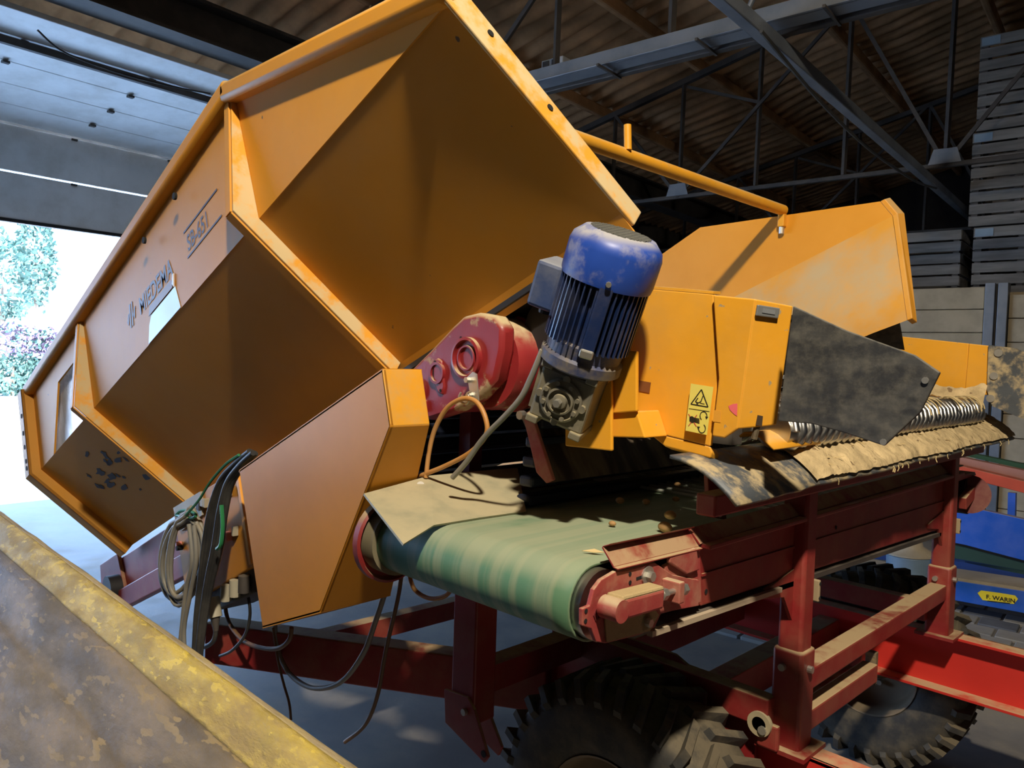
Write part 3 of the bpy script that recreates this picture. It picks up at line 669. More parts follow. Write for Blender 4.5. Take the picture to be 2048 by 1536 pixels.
mb = MB(); mb.lathe([(.030, .002), (.030, -.010), (.023, -.010), (.022, .0)], c, YA, 24, True, False); br = mb.build('open_bearing', red_cast, gb, smooth=30)
MB().cyl(c-YA*.003, c-YA*.0045, .021, 20).build('bore', mat('greasy_bore', (.035, .035, .035), .35), br)
mb = MB(); pts = [PY(x, y, YR-.006) for x, y in ((866, 722), (874, 716), (882, 722), (888, 772), (884, 790), (876, 786), (866, 766))]; mb.prism(pts, YA*.01); mb.build('bearing_ear', red_cast, gb, bev=.004, smooth=40)
for (x, y) in ((870, 724), (881, 781), (922, 676)):
    c = PY(x, y, YR-.0065); MB().cyl(c, c-YA*.001, .0045, 10).build('bolt_hole', black_hole, gb)
mb = MB(); mb.prism([PY(x, y, YR-.012) for x, y in ((830, 800), (848, 800), (848, 820), (838, 824), (832, 815))], YA*.02); mb.build('foot_lug', red_cast, gb, bev=.004)
for (x, y, Yq) in ((976, 680, 1.36), (1036, 686, 1.47)):
    c = PY(x, y, Yq); d = (HV*.8+XA*.2).normalized()
    MB().box(c, (.028, .03, .05), (HB, YA, HV)).build('clamp_boss', red_cast, gb, bev=.006)
    MB().cyl(c-HV*.02, c-HV*.045, .008, 8).build('clamp_bolt', red_cast, gb)
mb = MB(); mb.prism([PY(x, y, YR-.016) for x, y in ((934, 754), (945, 743), (953, 748), (957, 803), (950, 806), (940, 790))], YA*.004)
bk = mb.build('hanger_bracket', zinc, gb, bev=.001)
for (x, y) in ((938, 760), (942, 790)):
    c = PY(x, y, YR-.016); MB().cyl(c, c-YA*.012, .008, 6).build('bolt', zinc, bk)
hk = [PY(x, y, YR-.028) for x, y in ((922, 785), (918, 794), (922, 803), (932, 808), (938, 800), (936, 786), (942, 784))]
MB().tube(spline(hk, 5), .003, 6).build('wire_hook', zinc, bk, smooth=80)
cable('orange_cable', 'dusty orange cable looped over the wire hook below the gearbox', [(852, 955), (858, 905), (870, 858), (895, 815), (928, 797), (955, 806), (972, 840), (971, 872), (940, 905), (890, 932), (845, 950), (815, 962)], .0065, cable_o, 1.29)
cable('grey_cable', 'grey cable running from the worm gearbox down behind the sheet', [(1085, 700), (1062, 755), (1042, 795), (1010, 832), (980, 862), (958, 888), (932, 925), (905, 955)], .007, cable_g, 1.25)

# ================================================================== blue gear motor on the roller cleaner
AX = V((.42, -.07, 1.0)).normalized()
GC = PY(1140, 788, 1.33)
t0 = AX.cross(YA).normalized(); GX = -t0 if t0.x < 0 else t0          # across the box, to the right
GYv = GX.cross(AX).normalized()
if GYv.y > 0: GYv = -GYv                                              # towards the viewer
_q = Matrix.Rotation(R(24), 3, AX); GX = _q @ GX; GYv = _q @ GYv
gm = thing('gear_motor', 'blue finned electric motor on a dusty aluminium worm gearbox', 'motor', GC - V((0, 0, .1)))
BW, BD, BHt = .132, .115, .128
fc = GC + GYv*(BD/2)
MB().box(GC, (BW, BD, BHt), (GX, GYv, AX)).build('gearbox_body', alu, gm, bev=.008)
for sgn in (-1, 1):
    for q in (-1, 1):
        p = GC + AX*(sgn*(BHt/2+.004)) + GX*(q*(BW/2-.012)); MB().box(p, (.028, BD+.012, .018), (GX, GYv, AX)).build('corner_lug', alu, gm, bev=.003)
for k in range(5):
    p = GC - GX*(BW/2+.003) + GYv*(-.04+.02*k); MB().box(p, (.012, .006, BHt-.03), (GX, GYv, AX)).build('gearbox_fin', alu, gm)
fo = MB().lathe([(.050, 0), (.050, .007), (.045, .009), (.043, .005), (.032, .005), (.031, .013), (.027, .014), (.026, .006), (.018, .006), (.016, .016), (.009, .018), (.001, .018)], fc, GYv, 36, True, False).build('output_cover', alu, gm, smooth=35)
for k in range(8):
    a = math.pi/8 + k*math.pi/4; p = fc + (GX*math.cos(a)+AX*math.sin(a))*.041
    MB().cyl(p, p+GYv*.012, .0055, 10).build('cover_boss', alu, fo)
for k in range(4):
    a = k*math.pi/2; p = fc + (GX*math.cos(a)+AX*math.sin(a))*.052
    MB().cyl(p, p+GYv*.008, .009, 12).build('cover_ear', alu, fo)
p = fc + GYv*.018; MB().cyl(p, p+GYv*.016, .009, 6).build('shaft_bolt', zinc, fo)
m0 = GC + AX*(BHt/2+.008)
MB().lathe([(.085, 0), (.094, .006), (.094, .028), (.086, .034), (.088, .062), (.080, .066)], m0, AX, 36).build('motor_flange', mat('dusty_blue_flange', (.03, .045, .12), .5, var=.2, dust=(.24, .19, .10), dust_all=.9, dust_up=.5, dsharp=(.35, .6), dscale=9), gm, smooth=40)
m1 = m0 + AX*.06; ML = .155
MB().cyl(m1, m1+AX*ML, .079, 36).build('stator', blue_m, gm, smooth=40)
t1 = AX.orthogonal().normalized(); t1 = GX; t2 = GYv
for k in range(44):
    a = 2*math.pi*k/44; d = t1*math.cos(a) + t2*math.sin(a); s_ = AX.cross(d)
    if (d.dot(-GX) > .92): continue
    MB().box(m1+AX*(ML/2)+d*.087, (.022, .0034, ML), (d, s_, AX)).build('cooling_fin', blue_m, gm)
d = (t2*.9+t1*.3).normalized(); s_ = AX.cross(d)
MB().box(m1+AX*(ML*.5)+d*.088, (.026, .03, ML*.98), (d, s_, AX)).build('casting_rib', blue_m, gm, bev=.004)
tb_ = m1+AX*(ML*.62)-t1*.115
MB().box(tb_, (.062, .105, .105), (t1, t2, AX)).build('terminal_box', blue_box, gm, bev=.008)
MB().box(tb_+t1*.036, (.012, .115, .115), (t1, t2, AX)).build('terminal_gasket', blue_m, gm, bev=.003)
MB().cyl(tb_-AX*.05, tb_-AX*.07, .014, 12).build('cable_gland', steel_dk, gm)
m2 = m1+AX*ML
fan = MB().lathe([(.101, -.012), (.103, .0), (.103, .058), (.098, .075), (.078, .094), (.068, .095)], m2, AX, 40, False, True).build('fan_cover', blue_cap, gm, smooth=40)
grl = mat('fan_grille', (.16, .16, .14), .6, .3)
for k in range(-5, 6):
    L_ = math.sqrt(max(.066**2-(k*.012)**2, 0))
    MB().box(m2+AX*.0965+t1*(k*.012), (.0035, 2*L_, .003), (t1, t2, AX)).build('grille_bar', grl, fan)
    MB().box(m2+AX*.0965+t2*(k*.012), (2*L_, .0035, .003), (t1, t2, AX)).build('grille_bar', grl, fan)
p = m2+d*.103+AX*.002; MB().cyl(p, p+d*.006, .006, 8).build('cover_screw', zinc, fan)
p = m1-AX*.0+d*.09; MB().box(p, (.03, .03, .02), (d, s_, AX)).build('flange_lug', zinc, gm, bev=.004)

# ================================================================== roller cleaner
cl = thing('roller_cleaner', 'yellow guarded spiral roller cleaner above the red conveyor', 'roller cleaner', (-1.0, 2.5, 1.42))
YN, YF = 1.50, 3.52
gpan = [PY(x, y, YN) for x, y in ((1236, 572), (1292, 577), (1425, 588), (1436, 760), (1418, 892), (1300, 862), (1255, 845), (1262, 790))]
mb = MB(); mb.prism([PY(x, y, YN) for x, y in ((1180, 566), (1292, 577), (1427, 588), (1436, 755), (1420, 893), (1295, 862), (1240, 850), (1180, 840))], YA*.012); ng = mb.build('near_guard_plate', yel2, cl, bev=.003)
mb = MB(); mb.prism([PY(x, y, YN) for x, y in ((1292, 862), (1420, 893), (1424, 905), (1420, 916), (1330, 893))], YA*.012+V((.0, .02, -.01))); mb.build('guard_skirt', yel2, cl, bev=.003)
q0 = [PY(x, y, YN-.014) for x, y in ((1426, 590), (1511, 598), (1478, 866), (1455, 880), (1420, 873), (1420, 893), (1436, 757))]
q0 = [PY(x, y, YN-.014) for x, y in ((1426, 590), (1511, 598), (1475, 858), (1448, 876), (1424, 872), (1437, 757))]
mb = MB(); mb.prism(q0, YA*.010); np_ = mb.build('near_guard_overlap', yel2, cl, bev=.003)
a_, b_ = PY(1511, 598, YN-.014), PY(1475, 858, YN-.014)
wn = (b_-a_).cross(V((math.cos(R(58)), math.sin(R(58)), 0))).normalized()
def onp(x, y): dr = ray(x, y); return CAM + dr*((a_-CAM).dot(wn)/dr.dot(wn))
c_, d_ = onp(1586, 612), onp(1553, 850)
mb = MB(); mb.prism([a_, c_, d_, onp(1530, 853), b_], V((-.006, .008, 0))); nb_ = mb.build('near_guard_wing', yel2, cl, bev=.003)
# flange on the top edge
mb = MB(); mb.prism([PY(1240, 572, YN), PY(1427, 588, YN), PY(1427, 588, YN)+V((0, .03, .002)), PY(1240, 572, YN)+V((0, .03, .002))], (0, 0, .006)); mb.build('top_flange', yel2, cl)
# nameplate, square hole, slot, sticker
if wn.dot(CAM-a_) < 0: wn = -wn
def onw(x, y, off=.0):
    dr = ray(x, y); t_ = (a_-CAM).dot(wn)/dr.dot(wn); return CAM+dr*t_+wn*off
mb = MB(); mb.prism([onw(x, y, .002) for x, y in ((1512, 609), (1556, 616), (1553, 637), (1508, 631))], wn*.006); npl = mb.build('name_plate', mat('grey_name_plate', (.30, .31, .31), .35, .5, var=.2), cl, bev=.002)
mb = MB(); mb.prism([onw(x, y, .0085) for x, y in ((1522, 616), (1546, 620), (1545, 629), (1520, 625))], wn*.0008); mb.build('plate_print', mat('faded_print', (.20, .21, .22), .4), npl)
mb = MB(); mb.prism([onw(x, y, .0) for x, y in ((1515, 830), (1525, 832), (1523, 852), (1511, 850))], wn*.002); mb.build('adjusting_slot', mat('rusty_slot', (.05, .03, .015), .9), cl)
mb = MB(); mb.cyl(onw(1520, 850, -.01), onw(1513, 880, -.01), .007, 8); mb.build('adjusting_bolt', rust_beam, cl)
mb = MB(); mb.prism([PY(x, y, YN-.001) for x, y in ((1273, 760), (1302, 765), (1293, 842), (1273, 836))], YA*.008); mb.prism
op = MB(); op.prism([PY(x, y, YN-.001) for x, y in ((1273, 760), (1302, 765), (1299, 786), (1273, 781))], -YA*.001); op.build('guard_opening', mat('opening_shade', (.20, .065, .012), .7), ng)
# warning sticker with pictograms
def onY(x, y, o): return PY(x, y, YN-o)
def decal(par, nm, pts, m, o): mb = MB(); mb.prism([onY(x, y, o) for x, y in pts], -YA*.0004); return mb.build(nm, m, par)
sk = decal(ng, 'warning_sticker', [(1382, 767), (1427, 774), (1414, 870), (1371, 861)], warn_y, .0155)
def stroke(pts, wd, m, nm='pictogram_stroke', closed=False):
    for i in range(len(pts)-(0 if closed else 1)):
        (x0, y0), (x1, y1) = pts[i], pts[(i+1) % len(pts)]; L_ = math.hypot(x1-x0, y1-y0); nx_, ny_ = -(y1-y0)/L_*wd/2, (x1-x0)/L_*wd/2
        decal(sk, nm, [(x0+nx_, y0+ny_), (x1+nx_, y1+ny_), (x1-nx_, y1-ny_), (x0-nx_, y0-ny_)], m, .0162)
stroke([(1403, 779), (1416, 814), (1382, 808)], 2.0, ink, closed=True)
stroke([(1406, 792), (1402, 803), (1396, 806), (1391, 803), (1396, 796)], 1.8, ink); stroke([(1400, 806), (1409, 808)], 1.2, ink); stroke([(1393, 806), (1397, 811)], 1.2, ink)
stroke([(1378, 817), (1419, 823)], .9, ink)
for cx, cy, a0 in ((1407, 832, .3), (1404, 857, 3.4)):
    stroke([(cx+7*math.cos(a0+q*.55), cy+9*math.sin(a0+q*.55)) for q in range(-8, 1)], 1.6, ink)
    xe, ye = cx+7*math.cos(a0), cy+9*math.sin(a0); decal(sk, 'arrow_head', [(xe-3, ye-2), (xe+3, ye-1), (xe-1, ye+4)], ink, .0163)
decal(sk, 'hand_palm', [(1379, 834), (1384, 832), (1390, 836), (1390, 844), (1384, 846), (1379, 842)], ink, .0163)
for k in range(4): stroke([(1389, 836+2.6*k), (1399, 838+2.8*k)], 1.5, ink)
stroke([(1377, 828), (1393, 853)], 1.6, ink_r); stroke([(1394, 830), (1377, 852)], 1.6, ink_r)
decal(np_, 'spray_mark', [(1457, 812), (1466, 808), (1475, 807), (1474, 832), (1468, 828), (1460, 820)], pink_spray, .0145)
decal(np_, 'old_sticker', [(1428, 820), (1442, 822), (1441, 845), (1426, 843)], mat('worn_sticker', (.66, .30, .03), .6, var=.2), .0145)
# motor mounting plates
mb = MB(); mb.prism([PY(x, y, 1.40) for x, y in ((1222, 700), (1273, 702), (1273, 823), (1224, 827))], YA*.01); mb.build('mount_plate', yel2, cl, bev=.003)
mb = MB(); mb.prism([PY(x, y, 1.41) for x, y in ((1222, 824), (1273, 822), (1290, 876), (1222, 874))], YA*.09); mb.build('mount_box', yel2, cl, bev=.003)
mb = MB(); mb.prism([PY(x, y, 1.385) for x, y in ((1130, 838), (1222, 760), (1223, 902), (1130, 892))], YA*.01); mb.build('mount_bracket', yel2, cl, bev=.003)
# black rubber side curtains
rc = [PY(x, y, 1.47) for x, y in ((1586, 612), (1690, 660), (1829, 710), (1880, 745), (1840, 825), (1768, 892), (1690, 866), (1625, 848), (1556, 842))]
mb = MB(); mb.prism(rc, YA*.008); rf_ = mb.build('near_rubber_curtain', rubber, cl, bev=.002)
for (x, y) in ((1851, 761), (1767, 884)):
    p = PY(x, y, 1.469); MB().cyl(p, p-YA*.003, .006, 10).build('washer', zinc, rf_)
mb = MB(); mb.prism([PY(x, y, YF-.01) for x, y in ((1978, 690), (2035, 697), (2080, 720), (2085, 850), (2040, 835), (1985, 812), (1975, 780))], -YA*.008); ff = mb.build('far_rubber_curtain', rubber_mud, cl)
for (x, y) in ((1997, 706), (1988, 752), (1981, 797)):
    p = PY(x, y, YF-.019); MB().cyl(p, p-YA*.004, .015, 14).build('washer', zinc, ff)
mb = MB(); mb.prism([PY(x, y, YF) for x, y in ((1700, 660), (1805, 673), (1938, 687), (1930, 800), (1690, 800))], YA*.012); mb.build('far_guard_plate', yel2, cl, bev=.003)
mb = MB(); mb.prism([PY(x, y, YF-.006) for x, y in ((1938, 687), (1983, 692), (1976, 790), (1929, 790))], YA*.01); mb.build('far_guard_overlap', yel2, cl, bev=.003)
# rubber wedge hanging below the far hopper wall
mb = MB(); mb.prism([PY(x, y, 3.2) for x, y in ((1715, 660), (1797, 636), (1808, 700), (1740, 690), (1690, 670))], YA*.008); mb.build('rubber_wedge', rubber, cl)
mb = MB(); mb.prism([PY(x, y, 3.18) for x, y in ((1712, 660), (1748, 640), (1750, 645), (1722, 668))], YA*.02); mb.build('grey_flat_bar', galv, cl)
# spiral rollers
def spiral(x, z, r, nm):
    y0, y1 = 1.80, YF-.02; turns = 40; st = MB().cyl((x, y0-.02, z), (x, y1+.03, z), r*.80, 20).build(nm, steel, cl, smooth=40)
    pts = [V((x+r*.86*math.cos(2*math.pi*q/12), y0+(y1-y0)*q/(12*turns), z+r*.86*math.sin(2*math.pi*q/12))) for q in range(12*turns+1)]
    MB().tube(pts, r*.20, 6).build('spiral_thread', steel, st, smooth=80)
for k in range(5): spiral(-.865-.125*k, 1.590+.004*k, .056, 'spiral_roller')
MB().box((-1.19, 1.74, 1.60), (.50, .05, .10)).build('bearing_block', steel_dk, cl)
rs = random.Random(9)
for k in range(26):
    y = rs.uniform(2.3, 3.45); a0 = rs.uniform(0, 2); pts = [V((-.865+.064*math.cos(a0+q*.5), y+q*rs.uniform(.005, .02), 1.590+.064*math.sin(a0+q*.5))) for q in range(5)]
    MB().tube(spline(pts, 3), .0022, 5).build('straw_stalk', straw, cl)
# mud heap behind rollers on the far guard
mb = MB(); n1, n2 = 60, 8
for i in range(n1+1):
    for j in range(n2+1):
        y = YF-.02-.10*j/n2; x = -1.5+.69*i/n1
        mb.v.append(V((x, y, 1.60 + .09*(1-j/n2)**1.5 + .02*mnoise.noise(V((x*14, y*18, 1))) + .012*mnoise.noise(V((x*45, y*45, 5))))))
for i in range(n1):
    for j in range(n2): a = i*(n2+1)+j; mb.f.append((a, a+1, a+n2+2, a+n2+1))
mb.build('mud_heap', mud, cl, smooth=80)

# mud-caked discharge flap in front of the rollers
fp = thing('discharge_flap', 'long rubber discharge flap caked with dried mud and straw', 'rubber flap', (-.85, 2.5, 1.43))
nY, nX = 260, 26
def flap_pt(s, t, top=0):
    """s along Y, t across from the rollers to the free edge"""
    y = 1.42+(3.78-1.42)*s + .06*(1-t)*(s > .97)*(s-.97)/.03
    x = -.925 + .165*t + .012*mnoise.noise(V((y*3, 7, 0)))*t + (.010*mnoise.noise(V((y*22, 3, 0))) if t > .9 else 0)
    z = 1.552 - .075*t*t - .008*t + .012*s
    return V((x, y, z))
mb = MB()
for i in range(41):
    for j in range(7): mb.v.append(flap_pt(i/40*.995, j/6)-V((0, 0, .004)))
for i in range(40):
    for j in range(6): a = i*7+j; mb.f.append((a, a+1, a+8, a+7))
fo_ = mb.build('rubber_sheet', rubber_mud, fp, smooth=80)
so = fo_.modifiers.new('thickness', 'SOLIDIFY'); so.thickness = .008
mb = MB()
for i in range(nY+1):
    s = .17 + .83*i/nY
    for j in range(nX+1):
        t = j/nX; p = flap_pt(s, t)
        n = mnoise.noise(p*9)*.5 + mnoise.noise(p*28)*.35 + mnoise.noise(p*70)*.25
        edge = min(1, (s-.17)/.05)*min(1, (1-t)/.06+.35)
        hgt = .004 + max(0, .012 + .016*n)*edge + .012*max(0, 1-abs(s-.21)/.05)*max(0, n+.4)
        if abs(t-.36) < .02 and s < .62 or abs(t-.30) < .02 and s > .72: hgt *= .15
        mb.v.append(p+V((0, 0, hgt)))
for i in range(nY):
    for j in range(nX): a = i*(nX+1)+j; mb.f.append((a, a+1, a+nX+2, a+nX+1))
mb.build('mud_crust', mud, fp, smooth=70)
mb = MB(); nA = 8
pr_ = [(0, 0), (.012, .010), (.03, .012), (.05, .004), (.085, -.022)]
A0, A1 = PZ(1492, 893, 1.565), PZ(1580, 880, 1.56)
dY = (A1-A0); 
mb.v = []
for k in range(2):
    base_ = V((-.905, 1.69 if k == 0 else 1.95, 1.574))
    for (a, b_) in pr_: mb.v.append(base_+V((a, 0, b_)))
n = len(pr_)
for i in range(n-1): mb.f.append((i, i+1, n+i+1, n+i))
cl_ = mb.build('yellow_clip', yel2, fp, smooth=60, recalc=False); so = cl_.modifiers.new('thickness', 'SOLIDIFY'); so.thickness = .005; so.offset = 1
for k in range(18):
    s = rs.uniform(.2, .98); p = flap_pt(s, 1.0); l = rs.uniform(.006, .02)
    MB().tube([p, p+V((rs.uniform(0, .006), rs.uniform(-.004, .004), -l*.5)), p+V((rs.uniform(0, .006), rs.uniform(-.006, .006), -l))], .0016, 4).build('straw_stalk', straw, fp)
for k in range(40):
    s = rs.uniform(.2, .98); p = flap_pt(s, rs.uniform(.05, .95))+V((0, 0, .022)); a = rs.uniform(0, 6.3); l = rs.uniform(.01, .035)
    MB().tube([p-V((math.cos(a), math.sin(a), -.1))*l, p+V((math.cos(a), math.sin(a), -.3))*l], .0014, 4).build('straw_stalk', straw, fp)
# ================================================================== green belt conveyor
cv = thing('belt_conveyor', 'green belt cross conveyor with red steel side frames', 'conveyor', (-1.25, 2.4, 1.15))
BX0, BX1, RYc, RZc, RR = -1.60, -.935, 1.185, 1.268, .078
mb = MB(); prof = []
for k in range(17):
    a = math.pi/2 + math.pi*k/16; prof.append((RYc+RR*math.cos(a), RZc+RR*math.sin(a)))
prof = [(3.72, RZc+RR)] + [(3.72-(3.72-RYc)*q/12, RZc+RR) for q in range(1, 12)] + prof + [(3.72, RZc-RR)]
nb = 12
for (y, z) in prof:
    for j in range(nb+1): mb.v.append(V((BX0+(BX1-BX0)*j/nb, y, z)))
for i in range(len(prof)-1):
    for j in range(nb): a = i*(nb+1)+j; mb.f.append((a, a+1, a+nb+2, a+nb+1))
be = mb.build('green_belt', belt_g, cv, smooth=60); so = be.modifiers.new('thickness', 'SOLIDIFY'); so.thickness = .005
MB().cyl((BX0-.02, RYc, RZc), (BX1+.02, RYc, RZc), RR-.008, 28).build('head_roller', steel, cv, smooth=40)
# left end plate (round) and its tab
mb = MB(); mb.lathe([(RR+.035, 0), (RR+.035, .02), (RR+.028, .025), (RR+.02, .006), (.02, .006)], (BX0-.03, RYc+.005, RZc-.005), XA, 32); mb.build('round_end_plate', red, cv, smooth=40)
mb = MB(); mb.lathe([(RR+.012, 0), (RR+.012, .05), (RR-.004, .052), (RR-.006, .09)], (BX0-.02, RYc, RZc), XA, 32); mb.build('end_collar', mat('dusty_collar', (.20, .17, .10), .7, var=.2), cv, smooth=40)
MB().box(PX(734, 1091, -1.64), (.02, .012, .04)).build('tab', red_dusty, cv, bev=.002)
mb = MB(); mb.prism([(-1.66, 1.35, 1.16), (-1.66, 3.75, 1.16), (-1.66, 3.75, 1.35), (-1.66, 1.35, 1.35)], XA*.04); mb.build('far_side_frame', red, cv)
# near side frame
XS = -.90
mb = MB(); mb.prism([PX(x, y, XS) for x, y in ((1395, 1090), (1912, 945), (1882, 1058), (1402, 1213))], -XA*.03); sf_ = mb.build('side_frame', red, cv, bev=.004)
mb = MB(); a, b_ = PX(1395, 1090, XS), PX(1912, 945, XS); mb.bar(a+V((.008, 0, .0)), b_+V((.008, 0, .0)), .05, .012); mb.build('top_flange', red, sf_, bev=.003)
mb = MB(); a, b_ = PX(1402, 1150, XS), PX(1890, 1002, XS); mb.bar(a+V((.002, 0, 0)), b_+V((.002, 0, 0)), .004, .006); mb.build('pressed_line', red, sf_)
mb = MB(); a, b_ = PX(1330, 1240, XS), PX(1880, 1062, XS); mb.bar(a-V((.03, 0, .012)), b_-V((.03, 0, .012)), .07, .014); mb.build('lower_flange', steel_dk, sf_)
mb = MB(); a, b_ = PX(1300, 1250, XS+.01), PX(1560, 1165, XS+.01); mb.bar(a-V((0, 0, .018)), b_-V((0, 0, .018)), .014, .012); mb.build('scraper_edge', mat('pale_edge', (.45, .36, .25), .5), sf_)
for (x, y) in ((1412, 1183), (1672, 1055)):
    p = PX(x, y, XS+.001); MB().cyl(p, p+XA*.001, .006, 12).build('hole', black_hole, sf_)
# end plate with belt tensioner
XE = -.885
ep = [(1165, 1218), (1180, 1212), (1188, 1180), (1203, 1160), (1232, 1143), (1254, 1141), (1310, 1125), (1346, 1150), (1398, 1160), (1398, 1212), (1345, 1222), (1322, 1228), (1310, 1255), (1280, 1270), (1212, 1287), (1193, 1284), (1183, 1258), (1165, 1252)]
mb = MB(); mb.prism([PX(x, y, XE) for x, y in ep], -XA*.010); pl_ = mb.build('end_plate', red_dusty, cv, bev=.002)
mb = MB(); mb.prism([PX(x, y, XE-.004) for x, y in ((1330, 1132), (1400, 1096), (1404, 1205), (1330, 1222))], -XA*.010); mb.build('back_plate', red_dusty, cv, bev=.002)
mb = MB(); mb.prism([PX(x, y, XE+.006) for x, y in ((1340, 1115), (1394, 1096), (1400, 1140), (1375, 1149), (1340, 1126))], -XA*.010); mb.build('cover_tab', red_dusty, cv, bev=.003)
mb = MB(); mb.prism([PX(x, y, XE+.004) for x, y in ((1210, 1232), (1300, 1205), (1318, 1230), (1300, 1262), (1214, 1284))], -XA*.003); mb.build('dust_layer', mat('caked_dust', (.42, .31, .15), .95, var=.2, bump=.4, bscale=60), pl_)
tn = MB(); a, b_ = PX(1228, 1216, XE+.03), PX(1312, 1193, XE+.03); tn.bar(a, b_, .042, .040); tn = tn.build('tensioner_block', red_dusty, cv, bev=.006)
mb = MB(); mb.bar(a+V((0, 0, .021)), b_+V((0, 0, .021)), .040, .010); mb.build('dust_cake', mat('caked_dust', (.42, .31, .15), .95), tn, bev=.005)
MB().cyl(a+V((-.02, -.005, 0)), a+V((.024, -.005, 0)), .022, 18).build('shaft_boss', red_dusty, tn, smooth=40)
a, b_ = PX(1310, 1192, XE+.03), PX(1372, 1176, XE+.03); MB().cyl(a, b_, .006, 12).build('tension_rod', zinc, tn)
for (x, y) in ((1326, 1188), (1366, 1178)):
    p = PX(x, y, XE+.03); d = (b_-a).normalized(); MB().cyl(p-d*.007, p+d*.007, .013, 6).build('nut', zinc, tn)
p = PX(1346, 1181, XE+.022); MB().box(p, (.045, .02, .045)).build('rod_anchor', red_dusty, tn, bev=.003)
for (x, y, r_) in ((1294, 1151, .014), (1290, 1243, .012)):
    p = PX(x, y, XE); MB().cyl(p, p+XA*.004, r_+.006, 18).build('washer', zinc, pl_); MB().cyl(p+XA*.003, p+XA*.016, r_*.75, 6).build('bolt', zinc, pl_)
for pts in ([(1273, 1155), (1284, 1151), (1284, 1157), (1273, 1161)], [(1271, 1246), (1283, 1243), (1283, 1249), (1271, 1252)]):
    mb = MB(); mb.prism([PX(x, y, XE+.0008) for x, y in pts], -XA*.002); mb.build('slot', black_hole, pl_)
for (x, y) in ((1172, 1222), (1171, 1242), (1260, 1148), (1260, 1165), (1257, 1252), (1257, 1268)):
    p = PX(x, y, XE+.0005); MB().cyl(p, p+XA*.0008, .0045, 10).build('hole', black_hole, pl_)
mb = MB(); c = PX(1195, 1228, XE+.0006)
mb.lathe([(.013, 0), (.013, .0016), (.0095, .0016), (.0095, 0)], c, XA, 6, False, False); emb = mb.build('stamped_logo', mat('stamped_dark_red', (.16, .02, .02), .6), pl_)
for s_ in (-1, 1):
    MB().box(c+V((.001, s_*.003, 0)), (.0015, .002, .014)).build('logo_stroke', MATS['stamped_dark_red'], pl_)
# folded product guard on the plate
XG = -.89
mb = MB(); q = [PX(x, y, XG) for x, y in ((1216, 1136), (1234, 1138), (1398, 1097), (1396, 1092), (1240, 1131))]
p0_, p1_ = PX(1226, 1136, XG), PX(1396, 1095, XG)
mb.prism([p0_, p1_, p1_+V((-.030, 0, .034)), p0_+V((-.030, .0, .034))], V((.003, 0, .003)))
mb.prism([p0_+V((-.030, .0, .034)), p1_+V((-.030, 0, .034)), p1_+V((-.012, 0, .042)), p0_+V((-.012, 0, .042))], V((.003, 0, .004)))
mb.prism([p0_, p1_, p1_+V((.012, 0, -.002)), p0_+V((.012, 0, -.002))], V((0, 0, .003)))
mb.build('side_guide', red, cv, bev=.001)
p0_, p1_ = PX(1398, 1090, XG), PX(1905, 944, XG)
mb = MB(); mb.prism([p0_, p1_, p1_+V((-.030, 0, .03)), p0_+V((-.030, .0, .03))], V((.003, 0, .003))); mb.build('long_side_guide', red, cv)
# far drum
mb = MB(); mb.cyl(PX(1938, 988, -.885), PX(1938, 988, -.885)-XA*.75, .085, 28); mb.build('tail_roller', rubber_dk, cv, smooth=40)
mb = MB(); mb.cyl(PX(1938, 988, -.875), PX(1938, 988, -.89), .08, 28); dr_ = mb.build('tail_bearing_plate', MATS['dark_red_post'] if 'dark_red_post' in MATS else mat('dark_red_plate', (.13, .015, .018), .5, var=.2, dust=DUST, dust_all=.25), cv, smooth=40)
mb = MB(); a = PX(1938, 988, -.87); mb.bar(a+V((0, -.09, -.03)), a+V((0, .09, .02)), .03, .05); mb.build('tail_tensioner', red, dr_, bev=.004)
mb = MB(); mb.prism([PX(x, y, -.87) for x, y in ((1908, 955), (1950, 944), (1952, 950), (1912, 964))], -XA*.06); mb.build('tail_cover', red, cv)
# beige sheet at the near left of the belt
XU = -1.62
sh = [PX(728, 987, XU), PX(860, 951, XU), PX(1000, 938, XU), PX(1035, 936, XU), PZ(1052, 1022, 1.352), PZ(960, 1035, 1.352), PZ(868, 1050, 1.352), None]
_n = (sh[1]-sh[0]).cross(sh[6]-sh[0]); _d = ray(807, 1088); sh[7] = CAM + _d*((sh[0]-CAM).dot(_n)/_d.dot(_n))
mb = MB(); mb.add(sh+[p-V((.003, 0, .005)) for p in sh], [(0, 1, 6, 7), (1, 2, 5, 6), (2, 3, 4, 5), (8, 15, 14, 9), (9, 14, 13, 10), (10, 13, 12, 11)] + [(i, (i+1) % 8, 8+(i+1) % 8, 8+i) for i in range(8)])
ss = mb.build('guide_sheet', beige_sheet, cv)
p = PX(841, 972, XU+.03); MB().cyl(p, p+V((.004, -.003, .005)), .010, 12).build('rivet', zinc, ss)
# web rods under the cleaner
for k in range(34):
    y = 1.98+.05*k; MB().cyl((BX0+.02, y, RZc+RR+.009), (BX1-.01, y, RZc+RR+.009), .0055, 6).build('web_rod', web_rod, cv)
